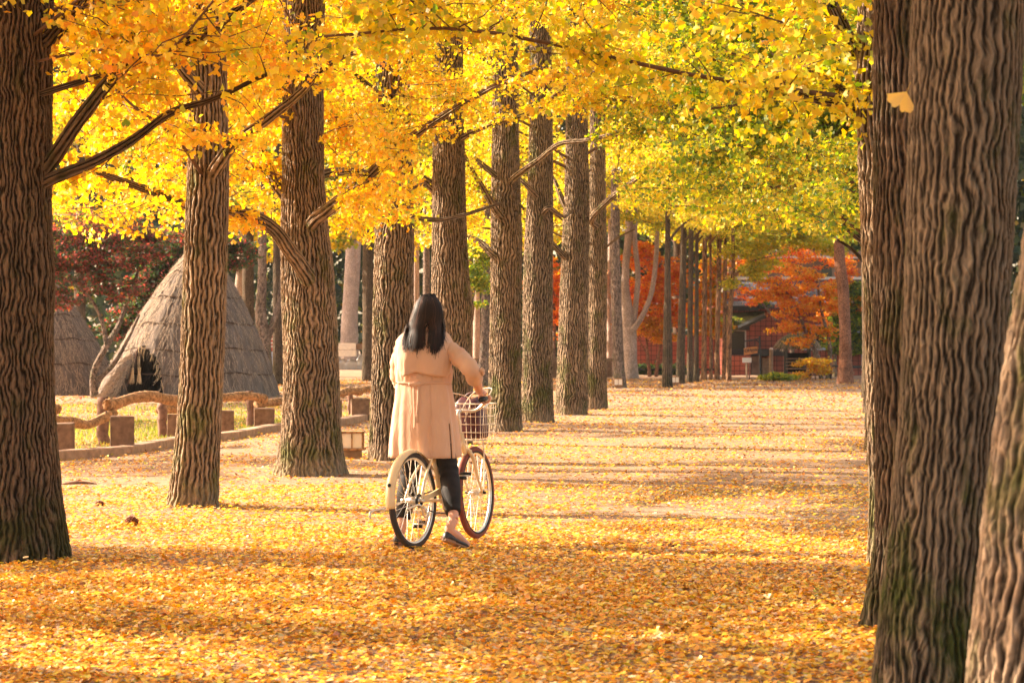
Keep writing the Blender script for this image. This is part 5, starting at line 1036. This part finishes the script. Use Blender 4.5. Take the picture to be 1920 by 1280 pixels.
# body: one remeshed skin surface
bm_ = MB()
head = p3(803, 588, 15.60); HRx, HRy, HRz = .074, .094, .118
def headpts():
    mb = MB(); mb.ell((0, 0, 0), (HRx, HRy, HRz), 28, 20); V = mb.V[0].copy()
    y = V[:, 1]; z = V[:, 2]; jaw = np.clip((-z-.02)/.1, 0, 1); V[:, 0] *= 1-.28*jaw; V[:, 1] += np.where(y > 0, .012*jaw, -.035*jaw*np.sign(-y))
    f = np.exp(-(V[:, 0]**2)/(2*.011**2)-((z+.012)**2)/(2*.02**2)); V[:, 1] += np.where(y > 0, f*.024, 0)             # nose
    for sx in (-1, 1): f = np.exp(-((V[:, 0]-sx*.028)**2)/(2*.012**2)-((z-.01)**2)/(2*.010**2)); V[:, 1] -= np.where(y > 0, f*.009, 0)
    f = np.exp(-(V[:, 0]**2)/(2*.02**2)-((z+.058)**2)/(2*.008**2)); V[:, 1] += np.where(y > 0, f*.007, 0); return V, mb.F
HT_ = -R(54)                                              # head turned towards the right
hc_, hs_ = math.cos(HT_), math.sin(HT_)
def hrot(v): v = np.asarray(v, float); return np.stack([v[..., 0]*hc_-v[..., 1]*hs_, v[..., 0]*hs_+v[..., 1]*hc_, v[..., 2]], -1)
V, F = headpts(); bm_.add(hrot(V)+head, F)
for sx in (-1, 1): e = hrot([sx*.078, -.006, -.012])+head; bm_.ell(e, (.012, .018, .03), 12, 8)
def limb(P, r, n=18, seg=14): P = catmull(P, n); bm_.tube(P, np.interp(np.linspace(0, 1, n), np.linspace(0, 1, len(r)), r), seg)
limb([head+[0, -.01, -.08], p3(800, 628), p3(798, 650)], [.05, .05, .062])
limb([p3(798, 640), p3(795, 700), p3(797, 735), p3(798, 790), p3(800, 830)], [.085, .12, .10, .135, .11])
limb([p3(765, 648), p3(800, 643), p3(836, 650)], [.055, .07, .055])
SH, EL, WR = p3(842, 652), p3(884, 694, 15.44), p3(899, 735, 15.60)
limb([SH, EL], [.048, .038]); limb([EL, (EL+WR)/2+[.006, 0, 0], WR], [.040, .034, .024])
SL, ELl, WRl = p3(752, 652), p3(748, 705, 15.72), bl(GX-.02, -GW, GZ+.03)
limb([SL, ELl], [.048, .038]); limb([ELl, (ELl+WRl)/2, WRl], [.038, .033, .024])
def hand(wr, g0, g1, side):
    """hand closed round the grip from g0 to g1"""
    ax = unit(g1-g0); gc = (g0+g1)/2; up = unit(np.array([0, 0, 1.])-ax*ax[2]); out = np.cross(ax, up)*side
    kn = gc+up*.028-out*.012                                        # knuckle line above the grip
    bm_.tube(catmull([wr, (wr+kn)/2+up*.004, kn], 8), [.024, .026, .030, .033, .034, .033, .031, .026], 12, flat=.62, up=tuple(up))
    for k, (o_, ln) in enumerate(((-.032, .92), (-.011, 1.05), (.010, 1.0), (.030, .8))):
        b0 = kn+ax*o_; P = [b0-out*.0, b0+out*.026*ln+up*.002, b0+out*.036*ln-up*.026*ln, b0+out*.020*ln-up*.050*ln, b0+out*.0-up*.056*ln]
        bm_.tube(catmull(P, 14), np.linspace(.0095, .0072, 14), 9)
    th = kn-ax*.030*1-out*.012; bm_.tube(catmull([th-up*.004, th-out*.012-up*.022, th-out*.006-up*.044+ax*.006, th+out*.012-up*.052+ax*.010], 12), np.linspace(.0115, .0082, 12), 9)
G0, G1 = bl(GX+.07, GW-.01, GZ+.006), bl(GX-.03, GW+.004, GZ); hand(WR, G0, G1, 1)
G0l, G1l = bl(GX+.07, -GW+.01, GZ+.006), bl(GX-.03, -GW-.004, GZ); hand(WRl, G0l, G1l, -1)
HR, KR, AR = p3(825, 815), p3(842, 884, 15.50), p3(851, 974, 15.23); HL, KL, AL = p3(775, 815), p3(768, 888, 15.62), p3(754, 985, 15.52)
for Hh, K, A_ in ((HR, KR, AR), (HL, KL, AL)): limb([Hh, (Hh+K)/2, K], [.075, .064, .052]); limb([K, K*.62+A_*.38+[0, -.012, 0], K*.3+A_*.7, A_], [.054, .056, .040, .030])
toeR = p3(877, 1024, 15.33); heelR = AR+np.array([-.035, -.03, -.062]); heelR = np.array([p3(838, 1000, 15.17)[0], 15.18, .085]); toeR = np.array([W(878, 640, 15.33)[0], 15.34, .018])
toeL = np.array([W(757, 640, 15.68)[0]-.01, 15.70, .022]); heelL = np.array([W(745, 640, 15.5)[0], 15.49, .035])
limb([AR, heelR*.6+AR*.4, (heelR+toeR)/2+[0, 0, .028], toeR], [.030, .034, .032, .018]); limb([AL, heelL*.6+AL*.4, (heelL+toeL)/2+[0, 0, .028], toeL], [.030, .034, .032, .018])
body = bm_.build('body', M['skin'], wo, True)
rm = body.modifiers.new('remesh', 'REMESH'); rm.mode = 'VOXEL'; rm.voxel_size = .0048; rm.use_smooth_shade = True
sm = body.modifiers.new('smooth', 'SMOOTH'); sm.iterations = 3; sm.factor = .5
for sx in (-1, 1):
    e = hrot([sx*.028, .083, .008])+head; MB().ell(e, (.011, .008, .006), 12, 8).build('eye', M['blackp'], wo, True)
e = [hrot([x, .089-abs(x)*.2, -.058])+head for x in (-.02, -.01, 0, .01, .02)]; MB().tube(e, [.002, .005, .006, .005, .002], 8).build('lips', simple('lip_red', (.5, .13, .1), .5), wo, True)
# leggings
def loft(name, rings, mat, parent, seg=64, fold=None, cap=False, thick=None, open_=None):
    """rings: (center xyz, half width x, half depth y[, tilt]) bottom to top"""
    n = 60; C = catmull([r[0] for r in rings], n); t = np.linspace(0, 1, n); tk = np.linspace(0, 1, len(rings)); a = np.interp(t, tk, [r[1] for r in rings]); b = np.interp(t, tk, [r[2] for r in rings])
    th = np.linspace(0, 2*np.pi, seg, endpoint=False); f = np.ones((n, seg))
    if fold: f = fold(t[:, None], th[None])
    V = np.stack([C[:, 0:1]+a[:, None]*np.cos(th)*f, C[:, 1:2]+b[:, None]*np.sin(th)*f, np.broadcast_to(C[:, 2:3], (n, seg))], -1).reshape(-1, 3)
    i = np.arange(n-1)[:, None]*seg; k = np.arange(seg)[None]; k2 = (k+1) % seg; F = np.stack([i+k, i+k2, i+seg+k2, i+seg+k], -1).reshape(-1, 4)
    if open_ is not None:
        keep = ~open_(np.repeat(t[:-1], seg), np.tile(th, n-1)); F = F[keep]
    if cap: F = [tuple(x) for x in F.tolist()]+[tuple(range(seg))[::-1], tuple((n-1)*seg+k for k in range(seg))]
    o = mesh_np(name, V, F, mat, parent, True)
    if thick: s_ = o.modifiers.new('thickness', 'SOLIDIFY'); s_.thickness = thick; s_.offset = 1
    return o
wr_ = lambda t, th: 1+.03*np.sin(14*t+np.sin(th*2)*1.5)+.02*np.sin(38*t+th)
def tubeleg(K, A_, H_, name, cut):
    E = K*(1-cut)+A_*cut; P = catmull([E, K*.62+A_*.38+np.array([0, -.012, 0]), K, (K+H_)/2, H_], 50); n = 50; t = np.linspace(0, 1, n); r = np.interp(t, [0, .22, .5, .75, 1], [.047, .064, .062, .070, .06])
    r = r*(1+.05*np.sin(t*52)*np.exp(-((t-.5)/.15)**2)+.03*np.sin(t*90)*np.exp(-(t/.08)**2)); MB().tube(P, r, 32).build(name, M['leggings'], wo, True)
tubeleg(KR, AR, HR, 'legging', .86); tubeleg(KL, AL, HL, 'legging', .86)
def shoe(heel, toe, ank, name):
    d = toe-heel; L = np.linalg.norm(d); d = d/L; up = unit(np.array([0, 0, 1.])-d*d[2]); sd_ = np.cross(d, up); n = 26; ns = 20; V = []
    for i in range(n):
        t = -.12+1.22*i/(n-1); w_ = .036*math.sqrt(max(0, 1-abs((t-.45)/.60)**3.2))*(1.0 if t > .3 else .88)+.002; hh = np.interp(t, [-.12, -.05, .1, .35, .5, .75, 1.0, 1.1], [.045, .064, .056, .036, .034, .034, .022, .008])
        for k in range(ns): a = 2*math.pi*k/ns; V.append(heel+d*L*t+sd_*w_*math.cos(a)+up*((hh*.5-.022)+hh*.5*math.sin(a)-.004))
    F = [(i*ns+k, i*ns+(k+1) % ns, (i+1)*ns+(k+1) % ns, (i+1)*ns+k) for i in range(n-1) for k in range(ns) if not (.05 < -.12+1.22*i/(n-1) < .52 and 3 <= k <= 6)]+[tuple(range(ns))[::-1], tuple((n-1)*ns+k for k in range(ns))]
    o = mesh_np(name, np.array(V), F, M['shoe'], wo, True); V = []
    for i in range(n):
        t = -.12+1.22*i/(n-1); w_ = .038*math.sqrt(max(0, 1-abs((t-.45)/.60)**3.2))*(1.0 if t > .3 else .88)+.002; th = .010 if t > .25 else .016
        for z in (0, th):
            for s in (-1, 1): V.append(heel+d*L*t+sd_*w_*s+up*(-.028+z-.002))
    F = []
    for i in range(n-1):
        j = i*4; F += [(j, j+1, j+5, j+4), (j+2, j+6, j+7, j+3), (j, j+4, j+6, j+2), (j+1, j+3, j+7, j+5)]
    F += [(0, 2, 3, 1), (4*n-4, 4*n-3, 4*n-1, 4*n-2)]; mesh_np('sole', np.array(V), F, M['sole'], o)
shoe(heelR, toeR, AR, 'shoe'); shoe(heelL, toeL, AL, 'shoe')
# coat body
def q(py, l, r): return p3((l+r)/2, py), (r-l)/2*WY/FPX
cr = []
for py, l, r, dp in ((857, 731, 861, .19), (830, 732, 859, .182), (800, 735, 856, .172), (770, 738, 852, .158), (740, 742, 848, .138), (718, 744, 844, .118), (700, 742, 846, .126), (675, 740, 848, .130), (652, 741, 849, .118), (640, 744, 848, .10), (630, 752, 842, .085), (621, 765, 832, .07), (613, 777, 824, .058)):
    c, hw_ = q(py, l, r); cr.append((c+np.array([0, 0, 0]), hw_, dp))
def cfold(t, th):
    low = np.clip(1-t/.55, 0, 1); f = 1+low*(.034*np.sin(th*7+1.0+t*2)+.030*np.sin(th*12+2+t*4)+.016*np.sin(th*19+t*5)); wz = np.exp(-((t-.55)/.035)**2)
    f = f*(1-.05*wz)+.014*np.exp(-((t-.55)/.10)**2)*np.sin(th*26+t*6)+(1-low)*.022*np.sin(th*6+t*16)+.008*np.sin(t*30+th*3)*(t > .3)
    return f
VA = -R(41)                                               # back vent on the right
coat = loft('coat', cr, M['coat'], wo, 160, cfold, thick=.006, open_=lambda t, th: (t < .17) & (np.abs((th-(2*np.pi+VA)+np.pi) % (2*np.pi)-np.pi) < .022))
def csurf(px, py, out=.012):
    """point on the back of the coat at this column and row"""
    c = [p3((l+r)/2, py_) for py_, l, r in ()]; tt = np.array([r[0][2] for r in cr]); z = CAMZ-(py-640)*WY/FPX; o = np.argsort(tt); cx = np.interp(z, tt[o], np.array([r[0][0] for r in cr])[o]); a = np.interp(z, tt[o], np.array([r[1] for r in cr])[o]); b = np.interp(z, tt[o], np.array([r[2] for r in cr])[o])
    x = (px-960)*WY/FPX; u = np.clip((x-cx)/a, -.97, .97); return np.array([x, WY-b*math.sqrt(1-u*u)-out, z])
def patch(name, grid, th=.006, parent=None, mat='coat'):
    n_, m_ = len(grid), len(grid[0]); V = np.array([p for r in grid for p in r]); F = [(i*m_+j, i*m_+j+1, (i+1)*m_+j+1, (i+1)*m_+j) for i in range(n_-1) for j in range(m_-1)]
    o = mesh_np(name, V, F, M[mat], parent or wo, True); s_ = o.modifiers.new('thickness', 'SOLIDIFY'); s_.thickness = th; return o
# storm flap across the back: lower edge sags to the right, a fold wings out on the left
G = []
for i in range(16):
    t = i/15; row = []
    for j in range(40):
        u = j/39; left = 745+4*t-2*(t**2); right = 845; px = left+(right-left)*u; bot = np.interp(u, [0, .12, .25, .36, .5, .75, .92, 1], [688, 706, 700, 697, 701, 705, 706, 698]); top = np.interp(u, [0, .3, .5, .7, 1], [640, 627, 624, 627, 641]); py = top+(bot-top)*t
        row.append(csurf(px, py, .010+.016*t+.008*t*math.sin(u*9+1)+.022*t*math.exp(-((u-.14)/.10)**2)))
    G.append(row)
patch('storm_flap', G, .005)
# pleat seam, drawstring and its hanging ends
G = [[csurf(px, py0+1.2*math.sin(px*.09), .010) for px in np.linspace(742, 845, 40)] for py0 in (716.5, 719.5)]; patch('waist_seam', G, .004)
G = [[csurf(px+1.2*math.sin(py*.05), py, .016+.004*math.sin(py*.08)) for px in (776.5, 779, 781)] for py in np.linspace(719, 801, 24)]; patch('drawstring', G, .004)
G = [[csurf(px+1.5*math.sin(py*.06+1), py, .019+.005*math.sin(py*.07)) for px in (782.5, 784.5, 787)] for py in np.linspace(719, 790, 24)]; patch('drawstring', G, .004)
G = [[csurf(px, py, .02) for px in np.linspace(768, 792, 8)] for py in (716, 719, 722.5)]; patch('drawstring', G, .007)
G = [[csurf(809+1.5*math.sin(py*.1)+dx, py, .008) for dx in (-.7, .7)] for py in np.linspace(706, 850, 20)]; patch('back_seam', G, .002)
cl_ = [p3(776, 622)+[0, -.02, 0], p3(786, 614)+[0, -.055, 0], p3(802, 611)+[0, -.07, 0], p3(818, 613)+[0, -.055, 0], p3(828, 622)+[0, -.02, 0]]
MB().tube(catmull(cl_, 24), np.full(24, .022), 12, flat=1.6).build('collar', M['coat'], wo, True)
# sleeves
def sleeve(S, E, Wp, name, cut=.45, rs=(.078, .082, .074, .062)):
    e2 = E*(1-cut)+Wp*cut; P = catmull([S+np.array([-.03 if S[0] > -.5 else .03, 0, .012]), S*.55+E*.45+[0, 0, .004], E, e2], 60); n = 60; t = np.linspace(0, 1, n); r = np.interp(t, [0, .12, .35, .7, 1], [.048, .058, .060, .056, .049])
    mb = MB(); mb.tube(P, r, 36); V = mb.V[0].reshape(n, 36, 3); ph = np.linspace(0, 2*np.pi, 36, endpoint=False)
    f = 1+.05*np.sin(t[:, None]*26+ph*2)*(.3+t[:, None])+.03*np.sin(t[:, None]*47-ph)+.06*np.exp(-((t[:, None]-.93)/.03)**2); V[:] = P[:, None]+(V-P[:, None])*f[..., None]
    o = mesh_np(name, V.reshape(-1, 3), mb.F, M['coat'], wo, True)
    cu = MB(); k = [52, 54, 56, 58, 59]; cu.tube(P[52:60], [.051, .055, .056, .056, .055, .054, .051, .045], 30); cu.build('cuff', M['coat'], o, True)
    d = unit(P[50]-P[44]); c = P[49]; tabo = np.array([.055, -.035, .02]); MB().tube([P[42]+tabo, P[47]+tabo*1.12, P[53]+tabo*1.05], .009, 8, flat=1.8).build('sleeve_tab', M['coat'], o, True)
sleeve(SH, EL, WR, 'sleeve'); sleeve(SL, ELl, WRl, 'sleeve')
# hair: a dark cap and many strands that fall in two locks
MB().ell(head+np.array([-.009, -.016, .010]), (.073, .094, .112), 32, 20).build('hair_cap', M['hair'], wo, True)
ns = 3400; V = []; Fh = []; tone = []
segs = 14
for k in range(ns):
    ph = rng.uniform(-1.95, 1.35) if k % 4 else rng.uniform(-1.4, 1.4)       # 0 = straight back, + = her right (picture right)
    ra = ph; tw = rng.normal(0, 1); u = math.sin(np.clip(ph, -1.57, 1.57)); lay = rng.random()
    top = head+np.array([rng.normal(.012, .012), rng.normal(.0, .015), .126])
    rx, ry = .080+.012*lay, .106+.014*lay; dirx, diry = math.sin(ph), -math.cos(ph)
    p1 = head+np.array([dirx*rx*.72, diry*ry*.72, .095]); p2 = head+np.array([dirx*rx*1.02+.004*tw, diry*ry-.004*abs(tw), .02]); p3_ = head+np.array([dirx*rx*(1.28 if u < 0 else 1.08)-.012*(u < 0), diry*ry*1.02, -.06])
    # where the lock ends
    xe = 803+u*50-7
    if xe < 800: ex = np.interp(xe, [746, 800], [758, 799])+rng.normal(0, 1.6); ey = np.interp(ex, [757, 772, 790, 800], [650, 660, 652, 660])+rng.normal(0, 4)-abs(rng.normal(0, 7))
    else: ex = np.interp(xe, [800, 848], [803, 836])+rng.normal(0, 1.8); ey = np.interp(ex, [803, 815, 826, 836], [662, 660, 658, 640])+rng.normal(0, 4)-abs(rng.normal(0, 8))
    mx = (ex+960*0+960*0)*1; midx = .5*(ex+(960+p3_[0]*FPX/WY)); my = 620 if abs(ex-801) > 4 else 616
    if 796 < ex < 808 and rng.random() < .75: ey = rng.uniform(606, 622); my = 600
    ey += 4*math.sin(ex*.21)+2*math.sin(ex*.9+1)-abs(rng.normal(0, 7))+(rng.normal(4, 5) if k % 17 == 0 else 0); ex += (rng.normal(0, 5) if k % 13 == 0 else 0); pe = csurf(ex, ey, .022+.02*lay); pm = csurf(midx+(-3 if ex < 800 else 2)*(abs(ex-801) < 18), min(my, ey-12), .03+.02*lay)
    pm[1] = min(pm[1], p3_[1]+.02); P = catmull([top, p1, p2, p3_, pm, pe], segs); wd = rng.uniform(.0016, .0036)
    tn = unit(np.gradient(P, axis=0)); outw = unit(P-head*np.array([1, 1, 0])-np.array([0, 0, 1])*P[:, 2:3]); sdv = unit(np.cross(tn, outw)); wv_ = wd*np.linspace(1, .35, segs)[:, None]; b0 = len(V)*0
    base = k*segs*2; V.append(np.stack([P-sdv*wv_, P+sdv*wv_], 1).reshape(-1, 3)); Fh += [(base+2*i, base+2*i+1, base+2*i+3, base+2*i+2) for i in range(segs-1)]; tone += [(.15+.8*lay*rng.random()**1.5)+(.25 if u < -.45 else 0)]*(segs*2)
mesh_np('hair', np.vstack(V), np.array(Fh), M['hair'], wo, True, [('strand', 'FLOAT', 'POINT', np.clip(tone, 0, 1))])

# ------------------------------------------------------------------ thin morning haze (HAZE)
ht_ = NT('haze_air'); ht_.out.inputs[0]
pv = ht_.n('ShaderNodeVolumePrincipled'); pv.inputs['Color'].default_value = (.95, .92, .88, 1); pv.inputs['Density'].default_value = .00015; pv.inputs['Anisotropy'].default_value = .3; ht_.l(pv.outputs[0], ht_.out.inputs['Volume'])
hz_ = MB().box((-620, -85, -1.2), (620, 905, 34)).build('haze', ht_.m); kind(hz_, 'stuff'); hz_['label'] = 'thin pale haze in the air between the far trees'; hz_['category'] = 'haze'
